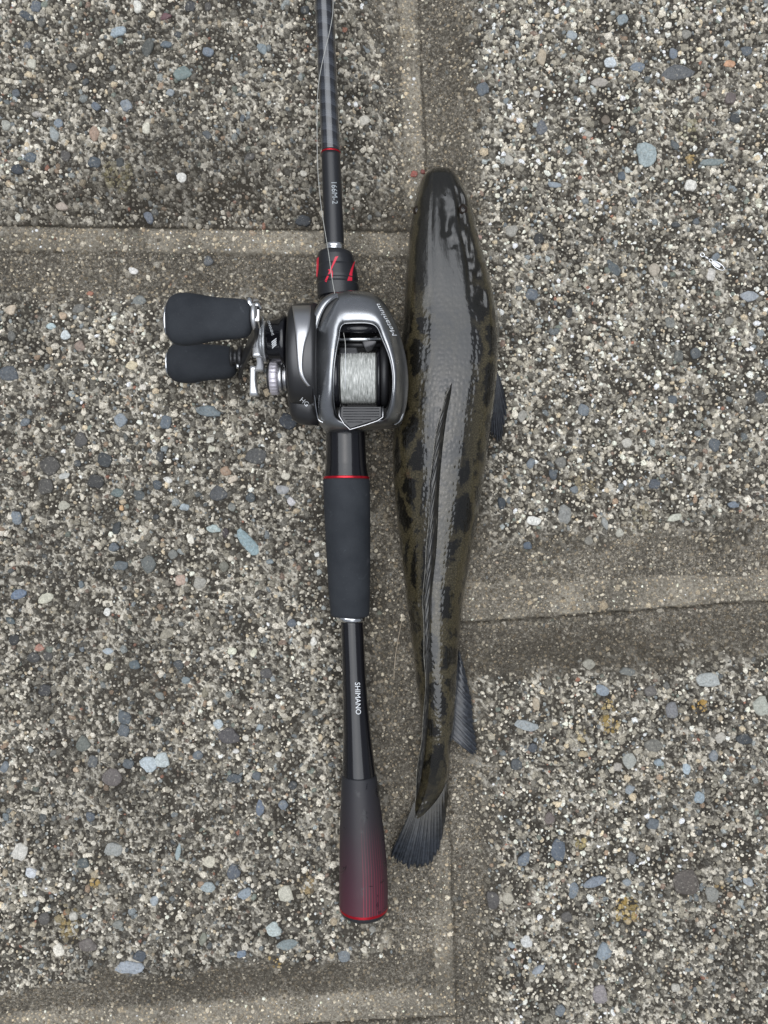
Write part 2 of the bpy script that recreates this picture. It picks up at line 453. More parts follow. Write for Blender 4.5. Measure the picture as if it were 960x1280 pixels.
# pebbles seen one by one: x, y, w, h, angle, colour (photograph pixels)
PEB = [
(45,8,14,16,0,(95,105,115)),(33,20,20,10,-25,(70,80,88)),(148,40,20,13,20,(150,170,180)),(185,60,14,24,-15,(85,88,82)),(207,21,15,8,15,(120,75,80)),
(190,18,10,9,0,(225,205,160)),(172,8,12,16,0,(215,212,195)),(228,92,24,16,20,(115,135,130)),(40,80,12,13,-30,(195,190,165)),(90,84,14,10,0,(80,82,80)),
(34,56,10,9,0,(95,105,115)),(120,133,13,10,-20,(100,112,125)),(158,132,13,17,40,(130,140,148)),(213,116,11,9,0,(140,150,155)),(68,168,12,18,20,(150,158,155)),
(73,154,13,11,0,(120,135,148)),(8,157,13,13,0,(165,165,150)),(183,160,11,15,-10,(215,208,180)),(46,143,12,8,0,(180,172,160)),(118,167,13,19,0,(170,135,105)),
(143,171,7,8,0,(215,185,140)),(82,195,13,15,0,(85,80,75)),(118,203,16,16,0,(75,85,92)),(38,197,16,13,0,(85,98,108)),(22,212,17,12,-20,(58,66,75)),
(227,222,14,12,-35,(215,212,200)),(183,268,12,16,20,(100,108,120)),(150,203,12,12,0,(70,74,72)),(75,256,15,11,0,(180,160,138)),(18,268,8,11,0,(200,195,175)),
(238,8,14,15,0,(70,70,72)),(260,65,15,12,0,(110,124,138)),(208,56,14,9,0,(95,110,120)),(165,457,15,11,0,(220,200,150)),(82,419,13,12,0,(195,205,205)),
(64,408,13,8,0,(170,195,195)),(163,335,14,8,-10,(225,220,210)),(11,467,26,19,0,(85,92,98)),(260,514,30,15,-5,(110,125,130)),(151,525,17,17,0,(130,142,150)),
(208,528,14,19,0,(95,108,118)),(360,527,23,19,-20,(60,68,78)),(378,272,19,16,0,(55,60,65)),(110,365,9,6,0,(175,105,65)),(258,323,13,12,0,(95,98,100)),
(173,375,18,13,0,(120,125,120)),(79,395,11,9,0,(190,160,120)),(179,484,10,8,0,(215,205,185)),(100,433,13,15,0,(150,125,105)),(63,582,26,24,0,(80,76,70)),
(57,608,20,22,20,(84,80,73)),(131,575,19,19,0,(62,68,70)),(120,602,20,20,0,(62,62,60)),(147,616,16,11,0,(100,118,115)),(80,632,16,11,10,(180,175,150)),
(23,743,22,12,20,(100,120,145)),(197,606,13,12,0,(75,85,92)),(152,635,6,7,0,(225,170,90)),(146,660,10,19,-25,(60,65,65)),(186,705,19,22,0,(100,105,100)),
(151,707,19,13,0,(95,105,108)),(80,595,15,8,20,(190,190,180)),(80,564,7,6,0,(232,230,222)),(210,600,12,8,-30,(215,212,200)),(101,550,17,19,0,(85,82,78)),
(57,748,22,12,25,(200,195,165)),(174,619,16,13,0,(80,88,88)),(310,678,17,40,38,(130,160,165)),(267,661,17,11,0,(165,185,180)),(282,666,9,13,0,(70,58,60)),
(226,725,14,15,20,(185,150,125)),(357,595,12,10,0,(200,190,165)),(291,599,13,9,30,(205,185,155)),(320,570,28,21,0,(80,80,78)),(273,617,24,18,0,(80,82,84)),
(313,622,13,12,0,(75,85,88)),(353,612,19,11,0,(150,150,150)),(364,627,10,12,30,(195,190,190)),(282,589,13,13,0,(165,130,95)),(280,708,13,13,0,(120,118,100)),
(263,550,11,8,20,(205,200,180)),(265,561,10,8,0,(200,195,165)),(231,634,12,10,0,(150,165,170)),(134,765,9,11,0,(225,222,210)),(49,810,13,9,0,(185,120,90)),
(42,822,18,13,0,(72,72,70)),(60,820,14,12,0,(78,75,70)),(168,831,15,12,0,(85,100,105)),(136,833,11,10,40,(205,195,160)),(135,814,14,8,0,(165,178,185)),
(56,863,16,17,0,(65,65,66)),(156,897,17,18,10,(88,98,104)),(155,913,14,18,0,(92,100,106)),(197,901,10,11,0,(55,62,60)),(104,930,19,19,0,(105,110,100)),
(140,972,27,22,0,(105,95,90)),(186,955,22,20,30,(175,190,195)),(203,950,19,19,0,(180,192,190)),(95,962,7,7,0,(210,175,130)),(13,776,14,8,-30,(80,95,98)),
(116,952,13,17,0,(95,98,98)),(160,955,15,13,0,(90,98,102)),(290,814,11,11,0,(215,215,180)),(317,816,8,12,-20,(210,205,170)),(392,802,9,11,0,(220,215,200)),
(365,779,13,10,0,(95,105,115)),(232,850,13,9,0,(120,135,138)),(333,842,17,13,0,(85,82,80)),(286,920,26,22,0,(85,80,80)),(273,905,13,12,0,(175,190,195)),
(325,909,9,8,0,(145,160,165)),(348,943,9,8,0,(225,220,205)),(293,973,19,13,0,(75,85,92)),(209,792,20,12,25,(150,140,115)),(256,866,8,12,0,(140,130,100)),
(295,939,9,6,0,(215,210,200)),(753,863,20,13,-20,(130,145,158)),(840,888,17,21,0,(120,120,122)),(952,883,21,27,0,(165,168,150)),(787,951,18,20,0,(160,162,150)),
(772,959,12,12,0,(165,155,140)),(858,961,11,15,0,(160,180,190)),(874,997,13,17,0,(135,155,165)),(698,1063,19,29,5,(85,98,112)),(655,1074,14,19,-35,(105,118,130)),
(744,1103,32,12,20,(120,132,145)),(717,1113,13,20,-15,(112,125,135)),(858,1103,36,32,0,(92,82,73)),(930,924,20,15,0,(62,68,72)),(817,932,25,17,0,(115,112,100)),
(670,880,9,19,10,(180,160,125)),(658,907,32,13,-10,(150,158,158)),(729,943,12,9,0,(185,160,110)),(666,935,12,12,0,(75,82,90)),(687,1023,14,15,0,(115,100,92)),
(892,945,12,14,0,(125,132,138)),(890,1118,19,19,0,(135,135,125)),(885,850,32,18,0,(165,170,165)),(823,953,12,10,0,(130,150,160)),(737,831,17,13,0,(150,145,125)),
(785,840,20,11,-10,(110,112,105)),(790,1073,11,17,0,(100,105,110)),(912,80,14,10,0,(215,150,90)),(797,84,19,12,0,(110,125,140)),(847,91,43,18,3,(95,98,100)),
(750,103,23,11,0,(170,160,145)),(808,193,28,30,0,(150,168,168)),(777,220,11,11,0,(85,98,108)),(767,335,12,26,38,(85,95,98)),(818,337,15,17,0,(175,160,135)),
(889,343,11,18,0,(200,193,180)),(890,203,32,9,5,(125,140,138)),(863,232,15,16,0,(220,215,200)),(677,72,12,20,0,(180,160,125)),(677,160,15,18,0,(100,105,112)),
(757,150,12,11,0,(120,105,85)),(693,231,20,7,-5,(135,148,158)),(763,78,17,13,0,(195,205,210)),(843,182,8,15,35,(90,98,100)),(937,370,24,13,0,(150,158,165)),
(913,123,14,16,0,(110,95,90)),(842,67,11,15,0,(110,122,135)),(665,368,15,17,0,(95,105,115)),(948,252,9,8,0,(200,195,160)),(755,1190,19,21,0,(130,145,155)),
(635,1123,15,16,0,(175,165,140)),(617,1127,19,22,0,(85,80,76)),(750,1243,20,24,0,(140,130,130)),(658,1177,14,17,0,(200,200,195)),(673,1212,20,9,35,(140,150,160)),
(818,605,15,14,0,(80,88,98)),(667,651,19,12,0,(220,218,205)),(706,643,16,27,0,(135,135,128)),(843,647,19,9,18,(190,190,165)),(775,666,11,11,0,(175,170,150)),
(737,676,12,11,0,(130,125,110)),(627,629,11,15,0,(55,65,72)),(660,682,12,10,0,(80,95,110)),(916,631,13,9,0,(115,130,145)),(756,654,8,16,20,(150,152,145)),
(25,1065,19,24,-10,(205,200,185)),(39,1091,15,14,0,(195,200,205)),(142,1062,22,19,0,(150,152,145)),(262,1077,16,15,0,(205,195,165)),(292,1090,18,18,0,(90,98,108)),
(260,1109,20,13,0,(150,165,165)),(306,1117,20,12,40,(135,150,160)),(357,1117,20,20,0,(195,190,165)),(342,1162,18,20,0,(175,190,185)),(359,1181,29,13,12,(120,135,135)),
(302,1192,13,10,20,(110,130,150)),(254,1173,9,18,-20,(130,132,110)),(162,1210,34,18,0,(150,160,170)),(175,1195,17,14,0,(70,80,90)),(325,1010,11,20,0,(100,115,135)),
(223,1065,7,21,-10,(145,165,165)),(113,1021,13,12,0,(85,95,105)),(104,1079,16,13,0,(85,95,95)),(110,1181,22,18,0,(110,100,92)),(354,1006,13,12,0,(110,120,130)),
(518,213,9,9,0,(165,70,45)),(529,210,6,6,0,(135,60,45)),(599,296,7,6,0,(195,150,130)),
]
# more of the same size, scattered where nothing else lies
def clear(x, y, r):
    for b in PEB:
        if (b[0] - x) ** 2 + (b[1] - y) ** 2 < (max(b[2], b[3]) / 2 + r + 3) ** 2: return False
    return True
BIG = [(62,64,64),(75,80,82),(90,100,108),(105,115,122),(120,118,108),(135,145,150),(165,160,145),(200,192,172),(95,90,84),(110,112,104),(180,160,130),(120,135,140)]
tries = 0
while len(PEB) < 298 and tries < 9000:
    tries += 1
    x = random.uniform(4, 956); y = random.uniform(4, 1276)
    if 385 < x < 625 and 340 < y < 1160: continue
    if 205 < x < 400 and 360 < y < 500: continue
    if 395 < x < 440 and y < 400: continue
    s_ = float(ground(np.array([x]), np.array([y]))[1][0])
    if s_ > .3: continue
    w = random.uniform(9, 17); h = w * random.uniform(.6, 1.1)
    if clear(x, y, w / 2):
        c = random.choice(BIG); j = random.uniform(.85, 1.15)
        PEB.append((x, y, w, h, random.uniform(-90, 90), tuple(min(235, v * j) for v in c)))

def pebble_mesh(seed):
    r = random.Random(seed); n = 11
    lobes = [(r.uniform(.03, .12), r.uniform(0, 6.28)) for _ in range(3)]
    vs_, fs = [], []
    for rad, z in ((1.02, -.5), (.99, .25), (.84, .72)):
        for i in range(n):
            a = 2 * math.pi * i / n
            k = 1 + sum(am * math.cos((m + 2) * a + ph) for m, (am, ph) in enumerate(lobes)) + r.uniform(-.03, .03)
            vs_.append((.5 * rad * k * math.cos(a), .5 * rad * k * math.sin(a), z + r.uniform(-.05, .05)))
    vs_.append((r.uniform(-.08, .08), r.uniform(-.08, .08), 1.0 + r.uniform(-.1, .05)))
    fs = grid_faces(3, n, False, True)
    for i in range(n): fs.append((2 * n + i, 2 * n + (i + 1) % n, 3 * n))
    me = bpy.data.meshes.new('pebble'); me.from_pydata(vs_, [], fs); me.update(); smooth_mesh(me)
    bm = bmesh.new(); bm.from_mesh(me); bmesh.ops.recalc_face_normals(bm, faces=bm.faces); bm.to_mesh(me); bm.free(); smooth_mesh(me)
    me.materials.append(m_peb)
    return me
PM = [pebble_mesh(40 + i) for i in range(10)]
px_ = np.array([b[0] for b in PEB], float); py_ = np.array([b[1] for b in PEB], float)
ph = ground(px_, py_)[0]; pp = panel_of(px_, py_)
for i, b in enumerate(PEB):
    o = bpy.data.objects.new('pebble', PM[i % len(PM)])
    o.location = ((b[0] - 480) * S, (640 - b[1]) * S, float(ph[i]) + .0001)
    o.scale = (b[2] * S, b[3] * S, .0011 + .00004 * min(b[2], b[3]))
    o.rotation_euler.z = math.radians(b[4])
    cl = lin(b[5]); g_ = sum(cl) / 3; o.color = (*[(g_ + (v - g_) * .62) * .92 for v in cl], 1)
    link(o, panels[int(pp[i])])

# the fine stones: counted in tens of thousands, one mesh for each panel
def stones():
    cell = 4.15
    xs = np.arange(-MX, 960 + MX, cell); ys = np.arange(-MY, 1280 + MY, cell)
    X, Y = np.meshgrid(xs, ys); X = X.ravel(); Y = Y.ravel()
    n = len(X)
    X = X + RNG.uniform(-.5, .5, n) * cell; Y = Y + RNG.uniform(-.5, .5, n) * cell
    r = RNG.gamma(3.2, .46, n) + .95                     # radius, px
    # some larger ones
    nb = 4600
    X = np.concatenate([X, RNG.uniform(-MX, 960 + MX, nb)]); Y = np.concatenate([Y, RNG.uniform(-MY, 1280 + MY, nb)])
    r = np.concatenate([r, RNG.uniform(3.4, 6.2, nb)])
    h, sm, st, ck = ground(X, Y)
    keep = RNG.random(len(X)) < .92 - .14 * sm
    big = np.arange(len(X)) >= n
    keep &= ~(big & (sm > .3))
    for b in PEB:
        a = math.radians(b[4]); dx = X - b[0]; dy = -(Y - b[1])
        u = dx * math.cos(a) + dy * math.sin(a); v = -dx * math.sin(a) + dy * math.cos(a)
        keep &= ~(((u / (b[2] / 2 + .4)) ** 2 + (v / (b[3] / 2 + .4)) ** 2) < 1)
    X, Y, r, h, sm, st, ck, big = [q_[keep] for q_ in (X, Y, r, h, sm, st, ck, big)]
    n = len(X)
    full = RNG.random(n) < .42
    r = r * np.where(full, 1 - .12 * sm, 1 - .45 * sm)
    pal = np.array([lin(c) for c in [(52,50,44),(66,64,58),(80,78,70),(96,94,86),(110,107,97),(128,124,110),(146,141,125),(168,163,147),(206,201,186),(226,222,208),
                                     (86,97,104),(108,121,130),(140,152,156),(176,160,130),(150,124,98),(122,100,86),(150,92,66),(104,118,110),(196,180,146)]])
    w = np.array([4,7,10,12,13,12,11,11,13,6.5,3,2.6,2.2,2,1.2,1.4,.35,1.4,1.6]); w = w / w.sum()
    ci = RNG.choice(len(pal), n, p=w)
    gm = pal.mean(1, keepdims=True); pal = gm + (pal - gm) * .7
    col = pal[ci] * RNG.uniform(.75, 1.2, n)[:, None]
    # pale lime drifts and darker, dirtier areas of the slabs
    tone = fbm(X, Y, 150, 77, 3); pale = fbm(X, Y, 34, 55, 3)
    k = 1 + (tone - .5) * .9 + (pale - .5) * .9
    k += .20 * sst(560, 700, X) * (1 - sst(500, 700, Y)) + .16 * sst(560, 700, X) + .12
    k -= damp(X, Y)
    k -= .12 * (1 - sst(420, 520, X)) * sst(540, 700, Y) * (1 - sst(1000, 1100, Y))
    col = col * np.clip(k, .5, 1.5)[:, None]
    sandc = np.array([lin((124, 115, 99))]) * RNG.uniform(.25, 1.75, n)[:, None]
    white = RNG.random(n) < .12
    sandc[white] = np.array(lin((205, 198, 180)))
    sandc = sandc * (1 + st * 1.1)[:, None]
    m = sst(.05, .75, sm + (fbm(X, Y, 14, 5) - .5) * .5)[:, None]
    m = m * np.where(full, .52, 1.0)[:, None]
    col = col * (1 - m) + sandc * m
    dirt = np.clip(ck * 1.3, 0, .75)[:, None]
    col = col * (1 - dirt) + np.array(lin((62, 55, 44))) * dirt
    # yellow and rust lichen spots
    for lx, ly, lr, lc, amt in [(765,906,15,(160,135,60),.75),(762,884,9,(160,135,60),.7),(874,884,11,(175,140,55),.8),(783,1140,16,(165,140,60),.65),(726,1052,9,(150,135,60),.6),
                           (728,920,9,(160,140,80),.6),(85,1150,16,(150,130,60),.55),(117,1103,9,(165,135,55),.7),(385,1105,14,(150,125,70),.55),(90,1168,12,(140,120,60),.5),
                           (730,605,20,(140,125,85),.5),(145,220,22,(120,112,70),.45),(860,165,14,(135,130,85),.5),(865,200,9,(185,155,85),.6),(345,1205,9,(170,140,60),.7),(200,868,10,(125,90,60),.5),
                           (900,1110,8,(160,130,60),.5),(775,1125,8,(170,140,60),.6),(800,650,18,(135,125,90),.35)]:
        dd = np.hypot(X - lx, Y - ly) / lr + (fbm(X, Y, 8, 91) - .5) * 1.3
        a = (amt * (1 - sst(.6, 1.15, dd)))[:, None]
        col = col * (1 - a) + np.array(lin(lc)) * RNG.uniform(.7, 1.25, n)[:, None] * a
    mean_ = np.array([.155, .145, .122]); col = np.where(sm[:, None] < .5, mean_ + (col - mean_) * .86 + .012, col)
    col = np.clip(col * np.array([1.05, 1.0, .93]), .01, .82)
    N = 6
    base = np.arange(N) * 2 * math.pi / N
    th = base[None, :] + RNG.uniform(-.28, .28, (n, N)) + RNG.uniform(0, 6.28, n)[:, None]
    rj = RNG.uniform(.76, 1.18, (n, N))
    el = RNG.uniform(.55, 1.0, n); ro = RNG.uniform(0, math.pi, n)
    def ring(scale):
        rr = r[:, None] * rj * scale
        u = rr * np.cos(th); v = rr * np.sin(th) * el[:, None]
        x = X[:, None] + u * np.cos(ro)[:, None] - v * np.sin(ro)[:, None]
        y = Y[:, None] + u * np.sin(ro)[:, None] + v * np.cos(ro)[:, None]
        return x, y
    hh = np.clip(r * RNG.uniform(.34, .62, n), .4, 2.3) * S
    hh = hh * (1 - .2 * sm)
    lift = RNG.uniform(-.0002, .00015, n)
    tiltx = RNG.uniform(-.22, .22, n); tilty = RNG.uniform(-.22, .22, n)
    V = np.zeros((n, 2 * N + 1, 3))
    for a, (sc, zz) in enumerate(((1.08, -.9), (.8, .62))):
        x, y = ring(sc)
        V[:, a * N:(a + 1) * N, 0] = (x - 480) * S; V[:, a * N:(a + 1) * N, 1] = (640 - y) * S
        dz = ((x - X[:, None]) * tiltx[:, None] + (y - Y[:, None]) * tilty[:, None]) * S
        V[:, a * N:(a + 1) * N, 2] = h[:, None] + lift[:, None] + hh[:, None] * zz + dz
    V[:, 2 * N, 0] = (X - 480) * S; V[:, 2 * N, 1] = (640 - Y) * S; V[:, 2 * N, 2] = h + lift + hh
    i = np.arange(N); jn = (i + 1) % N
    T = np.concatenate([np.stack([i, i + N, jn], -1), np.stack([jn, i + N, jn + N], -1), np.stack([i + N, np.full(N, 2 * N), jn + N], -1)])
    pl = panel_of(X, Y)
    for k_ in range(5):
        s_ = np.where(pl == k_)[0]
        if not len(s_): continue
        v = V[s_].reshape(-1, 3)
        f = (T[None] + (np.arange(len(s_)) * (2 * N + 1))[:, None, None]).reshape(-1, 3)
        cc = np.repeat(np.concatenate([col[s_], np.ones((len(s_), 1))], 1), 2 * N + 1, 0)
        o = np_mesh('small_stones', v, f, m_agg, {'stone': cc})
        o['kind'] = 'stuff'
        link(o, panels[k_])
    print('stones', n)
stones()

# ------------------------------------------------------------------ object materials
m_black = M('black_gloss', (.006, .006, .008), .2, 0, .32, .45, .05)
m_satin = M('black_satin', (.016, .017, .020), .38, 0, .5)
m_dark = M('inner_black', (.010, .010, .011), .45)
m_eva = M('grip_foam', (.022, .025, .030), .82, 0, .35)
q = NT(m_eva); g = q.noise(2600, 3, .7); g2 = q.noise(60, 4, .6)
base_ = q.ramp(g2, [(.3, (.017, .020, .025)), (.7, (.030, .034, .040))])
dust = q.ramp(q.noise(1300, 3, .8), [(.64, 0.0), (.72, .5)])
base_ = q.mix(dust, base_, (.11, .11, .105))
scuff = q.ramp(q.noise(95, 5, .7, None, 1.0), [(.62, 0.0), (.70, .35)])
base_ = q.mix(scuff, base_, (.085, .09, .10))
q.l(base_, q.b.inputs['Base Color'])
q.l(q.bump(g, .0002, .5), q.b.inputs['Normal'])
m_red = M('red_metal', (.42, .010, .022), .25, .6, .5)
m_redp = M('red_print', (.62, .02, .05), .4)
m_white = M('white_print', (.72, .74, .76), .45)
m_greyp = M('grey_print', (.36, .39, .41), .45)
m_silver = M('polished_silver', (.78, .79, .80), .16, 1.0)
m_bright = M('bright_aluminium', (.80, .81, .82), .38, .85)
m_satsil = M('satin_silver', (.62, .62, .63), .32, 1.0)
m_lilac = M('brushed_ring_metal', (.60, .57, .62), .42, .5)
m_gun = M('gunmetal', (.42, .425, .43), .27, 1.0)
q = NT(m_gun); g = q.noise(90, 4, .6); g2 = q.noise(900, 3, .6)
q.l(q.ramp(g, [(.3, (.30, .308, .318)), (.65, (.46, .468, .48))]), q.b.inputs['Base Color'])
q.l(q.ramp(g, [(.35, .34), (.7, .24)]), q.b.inputs['Roughness'])
q.l(q.bump(g2, .00005, .3), q.b.inputs['Normal'])
m_gund = M('dark_gunmetal', (.07, .07, .072), .36, .8)

# ------------------------------------------------------------------ fishing rod
def rod_z(py): return .0350 - (py / 1150) * .0195
CX = [(-900, 351), (0, 405.2), (190, 413.5), (310, 418), (340, 421.5), (540, 432), (598, 433), (770, 437.5), (776, 440), (850, 443), (970, 449), (1080, 454), (1150, 455)]
AX = []
for py in np.arange(-900, 1152, 5.0):
    z = rod_z(py); p = P(interp(CX, py)[0], py, z); AX.append((-p.y, p.x, z, py))
AX = np.array(AX)
def rod_center(py):
    z = rod_z(py); return P(interp(CX, py)[0], py, z)
rod = tag(empty('fishing_rod', (0, -.25, .0155)), 'black casting rod with foam grip and dark red butt lying left of the fish', 'fishing rod')

def rod_part(name, tab, mat, n=56, step=4.0, label=None, attrs=False, inset=0.0):
    """tab: (py, width px) ; lathe round the rod's axis"""
    ys = sorted(set([t[0] for t in tab] + list(np.arange(tab[0][0], tab[-1][0], step))))
    rows = []
    for py in ys:
        c_ = rod_center(py); r = interp(tab, py)[0] / 2 * K(c_.z) - inset
        rows.append([Vector((c_.x + r * math.cos(2 * math.pi * q / n), c_.y, c_.z + r * math.sin(2 * math.pi * q / n))) for q in range(n)])
    o = skin(name, rows, mat, rod)
    if label: o['label'] = label
    if attrs:
        at = o.data.attributes.new('along', 'FLOAT_COLOR', 'POINT')
        for i, v in enumerate(o.data.vertices):
            w = v.co + rod.location
            py = float(np.interp(-w.y, AX[:, 0], AX[:, 3])); c_ = rod_center(py)
            ang = math.atan2(w.z - c_.z, w.x - c_.x)
            at.data[i].color = (py / 1280 + 1, ang, 0, 1)
    return o

def surf(px, py, tab, off=.00012):
    z = rod_z(py) + .006
    for _ in range(4):
        w = P(px, py, z)
        yy = -w.y
        cx = float(np.interp(yy, AX[:, 0], AX[:, 1])); cz = float(np.interp(yy, AX[:, 0], AX[:, 2])); pa = float(np.interp(yy, AX[:, 0], AX[:, 3]))
        r = interp(tab, pa)[0] / 2 * K(cz)
        dx = w.x - cx
        z = cz + math.sqrt(max(r * r - dx * dx, (r * .12) ** 2))
    w = P(px, py, z); return w + Vector((dx / r, 0, (z - cz) / r)).normalized() * off

# graphite tape wound round the blank shows as slanted bands
m_blank = M('graphite_blank', (.03, .033, .04), .22, 0, .6, 1.0, .08)
q = NT(m_blank)
at = q.attr('along'); sp = q.n('SeparateColor'); q.l(at.outputs['Color'], sp.inputs[0])
ph_ = q.math('ADD', q.math('MULTIPLY', sp.outputs[0], 1280 / 16.5), q.math('MULTIPLY', sp.outputs[1], .159))
fr = q.math('FRACT', ph_)
band = q.ramp(fr, [(0, (.013, .014, .018)), (.45, (.020, .022, .027)), (.5, (.034, .038, .046)), (.95, (.050, .055, .066))])
fine = q.math('FRACT', q.math('MULTIPLY', sp.outputs[0], 1280 / 2.7))
band = q.mix(q.ramp(fine, [(.4, 0.0), (.6, .25)]), band, (.012, .013, .016))
q.l(band, q.b.inputs['Base Color'])
T_BLANK = [(-900, 17), (0, 23.6), (190, 23.4)]
rod_part('blank', T_BLANK, m_blank, attrs=True, step=8)
rod_part('thread_band', [(190.3, 23.6), (190.5, 24.2), (192.0, 24.2), (192.4, 23.6)], m_red)
T_SL = [(192.2, 23.6), (260, 24.2), (309, 25)]
rod_part('blank_sleeve', T_SL, m_satin)
rod_part('winding_check', [(306, 22), (306.3, 25), (309, 26.5), (310, 25.4), (311, 27.2), (315, 28.5), (316, 24)], m_silver, step=.6)
T_NUT = [(314.8, 30), (315.5, 38), (317.5, 42.5), (322, 45.5), (328, 46.5), (333, 46.5), (336, 48.5), (348, 51.5), (351, 51.5), (352.5, 49.5), (355, 49.5), (357, 52), (372, 52)]
rod_part('reel_seat_nut', T_NUT, m_satin, step=1.0)
T_SEAT = [(370, 47), (520, 48), (540, 49.5), (560, 50), (580, 51.5), (590, 54), (597, 56.5)]
rod_part('reel_seat', T_SEAT, m_black)
rod_part('trim_ring', [(595.5, 55), (596, 57.8), (598.5, 58), (599, 55)], m_red, step=.6)
T_FORE = [(598.5, 55), (599.2, 57.5), (602, 58.5), (640, 57.5), (700, 54.5), (735, 52), (755, 50), (766, 48.8), (769, 47.5), (770, 44)]
rod_part('foam_grip', T_FORE, m_eva, step=3)
rod_part('collar_ring', [(769, 30), (769.5, 36), (772, 37.5), (775, 36), (776.5, 32), (777, 26)], m_silver, step=.6)
T_SH = [(775, 28), (800, 28.5), (840, 29), (880, 31), (920, 35), (950, 39), (969, 42)]
rod_part('handle_shaft', T_SH, m_black)

m_butt = M('butt_grip', (.03, .03, .033), .40, 0, .4)
q = NT(m_butt)
at = q.attr('along'); sp = q.n('SeparateColor'); q.l(at.outputs['Color'], sp.inputs[0])
py_n = q.math('MULTIPLY', q.math('SUBTRACT', sp.outputs[0], 1.0), 1280)
gr = q.n('MapRange'); q.l(py_n, gr.inputs[0]); gr.inputs[1].default_value = 965; gr.inputs[2].default_value = 1145
red = q.ramp(gr.outputs[0], [(0, (.020, .021, .025)), (.35, (.026, .021, .025)), (.7, (.050, .020, .029)), (1.0, (.078, .021, .033))])
# fine engraved red stripes on the upper right of the grip
st_ = q.math('FRACT', q.math('MULTIPLY', sp.outputs[1], 1 / .118))
ln = q.ramp(st_, [(.0, 1.0), (.16, 1.0), (.26, 0.0)])
msk = q.ramp(sp.outputs[1], [(.0, 0.0), (.001, 0.0)])
m1 = q.n('MapRange'); q.l(sp.outputs[1], m1.inputs[0]); m1.inputs[1].default_value = 1.62; m1.inputs[2].default_value = 1.56
m2 = q.n('MapRange'); q.l(sp.outputs[1], m2.inputs[0]); m2.inputs[1].default_value = .55; m2.inputs[2].default_value = .65
m3 = q.n('MapRange'); q.l(py_n, m3.inputs[0]); m3.inputs[1].default_value = 1015; m3.inputs[2].default_value = 1125
mm = q.math('MULTIPLY', q.math('MULTIPLY', m1.outputs[0], m2.outputs[0]), q.math('MULTIPLY', m3.outputs[0], ln))
red = q.mix(q.math('MULTIPLY', mm, .6), red, (.36, .03, .06))
# wet smears and scuffs
wet = q.ramp(q.noise(120, 4, .6, None, .6), [(.60, 0.0), (.64, 1.0)])
red = q.mix(q.math('MULTIPLY', wet, .5), red, (.008, .008, .010))
q.l(red, q.b.inputs['Base Color'])
q.l(q.ramp(wet, [(0, .50), (1, .22)]), q.b.inputs['Roughness'])
T_BUTT = [(967.5, 41), (969, 43.6), (1000, 49), (1040, 55.5), (1080, 59.5), (1110, 61), (1132, 60.2)]
rod_part('butt_grip', T_BUTT, m_butt, attrs=True, n=96)
rod_part('butt_ring', [(1131.6, 58), (1132, 60.8), (1135, 60.4), (1135.4, 57)], m_red, step=.6)
rod_part('butt_cap', [(1135, 59), (1138.5, 57.6), (1141.5, 52), (1143.5, 44), (1144.8, 24), (1145, 2)], m_satin, step=.7)

# lettering: flat print cut from font outlines and laid on the surface
def text_mesh(body, shear=0.0, bold=0.0):
    cu = bpy.data.curves.new('lettering', 'FONT'); cu.body = body; cu.size = 1; cu.shear = shear; cu.offset = bold; cu.resolution_u = 3
    o = bpy.data.objects.new('lettering', cu); COL.objects.link(o)
    dg = bpy.context.evaluated_depsgraph_get(); dg.update()
    me = bpy.data.meshes.new_from_object(o.evaluated_get(dg))
    bpy.data.objects.remove(o); bpy.data.curves.remove(cu)
    bm = bmesh.new(); bm.from_mesh(me); bpy.data.meshes.remove(me)
    xs = [v.co.x for v in bm.verts]; ys = [v.co.y for v in bm.verts]
    x0, x1, y0, y1 = min(xs), max(xs), min(ys), max(ys)
    for v in bm.verts: v.co = ((v.co.x - x0) / (x1 - x0), (v.co.y - y0) / (y1 - y0), 0)
    for i in range(1, 8):
        bmesh.ops.bisect_plane(bm, geom=bm.verts[:] + bm.edges[:] + bm.faces[:], plane_co=(0, i / 8, 0), plane_no=(0, 1, 0))
    vs_ = [tuple(v.co) for v in bm.verts]; bm.verts.index_update(); fs = [[v.index for v in f.verts] for f in bm.faces]
    bm.free(); return vs_, fs

def print_on(name, body, mat, parent, start, end, up_px, fn, shear=0.0, bold=0.0, label=None):
    """start/end pixel points of the baseline, up_px vector of letter height; fn(px,py)->world"""
    vs_, fs = text_mesh(body, shear, bold)
    sx, sy = start; dx, dy = end[0] - sx, end[1] - sy
    w = [fn(sx + dx * u + up_px[0] * v, sy + dy * u + up_px[1] * v) for u, v, _ in vs_]
    o = make(name, w, fs, mat, parent, False)
    # face up
    if o.data.polygons and sum(p.normal.z * p.area for p in o.data.polygons) < 0: o.data.flip_normals()
    if label: o['label'] = label
    return o
print_on('lettering', '166M-2', m_greyp, rod, (414.2, 228), (415.6, 255), (6.6, 0), lambda a, b: surf(a, b, T_SL))
print_on('lettering', 'SHIMANO', m_white, rod, (443.6, 853), (444.8, 893), (6.4, 0), lambda a, b: surf(a, b, T_SH), 0, .0)

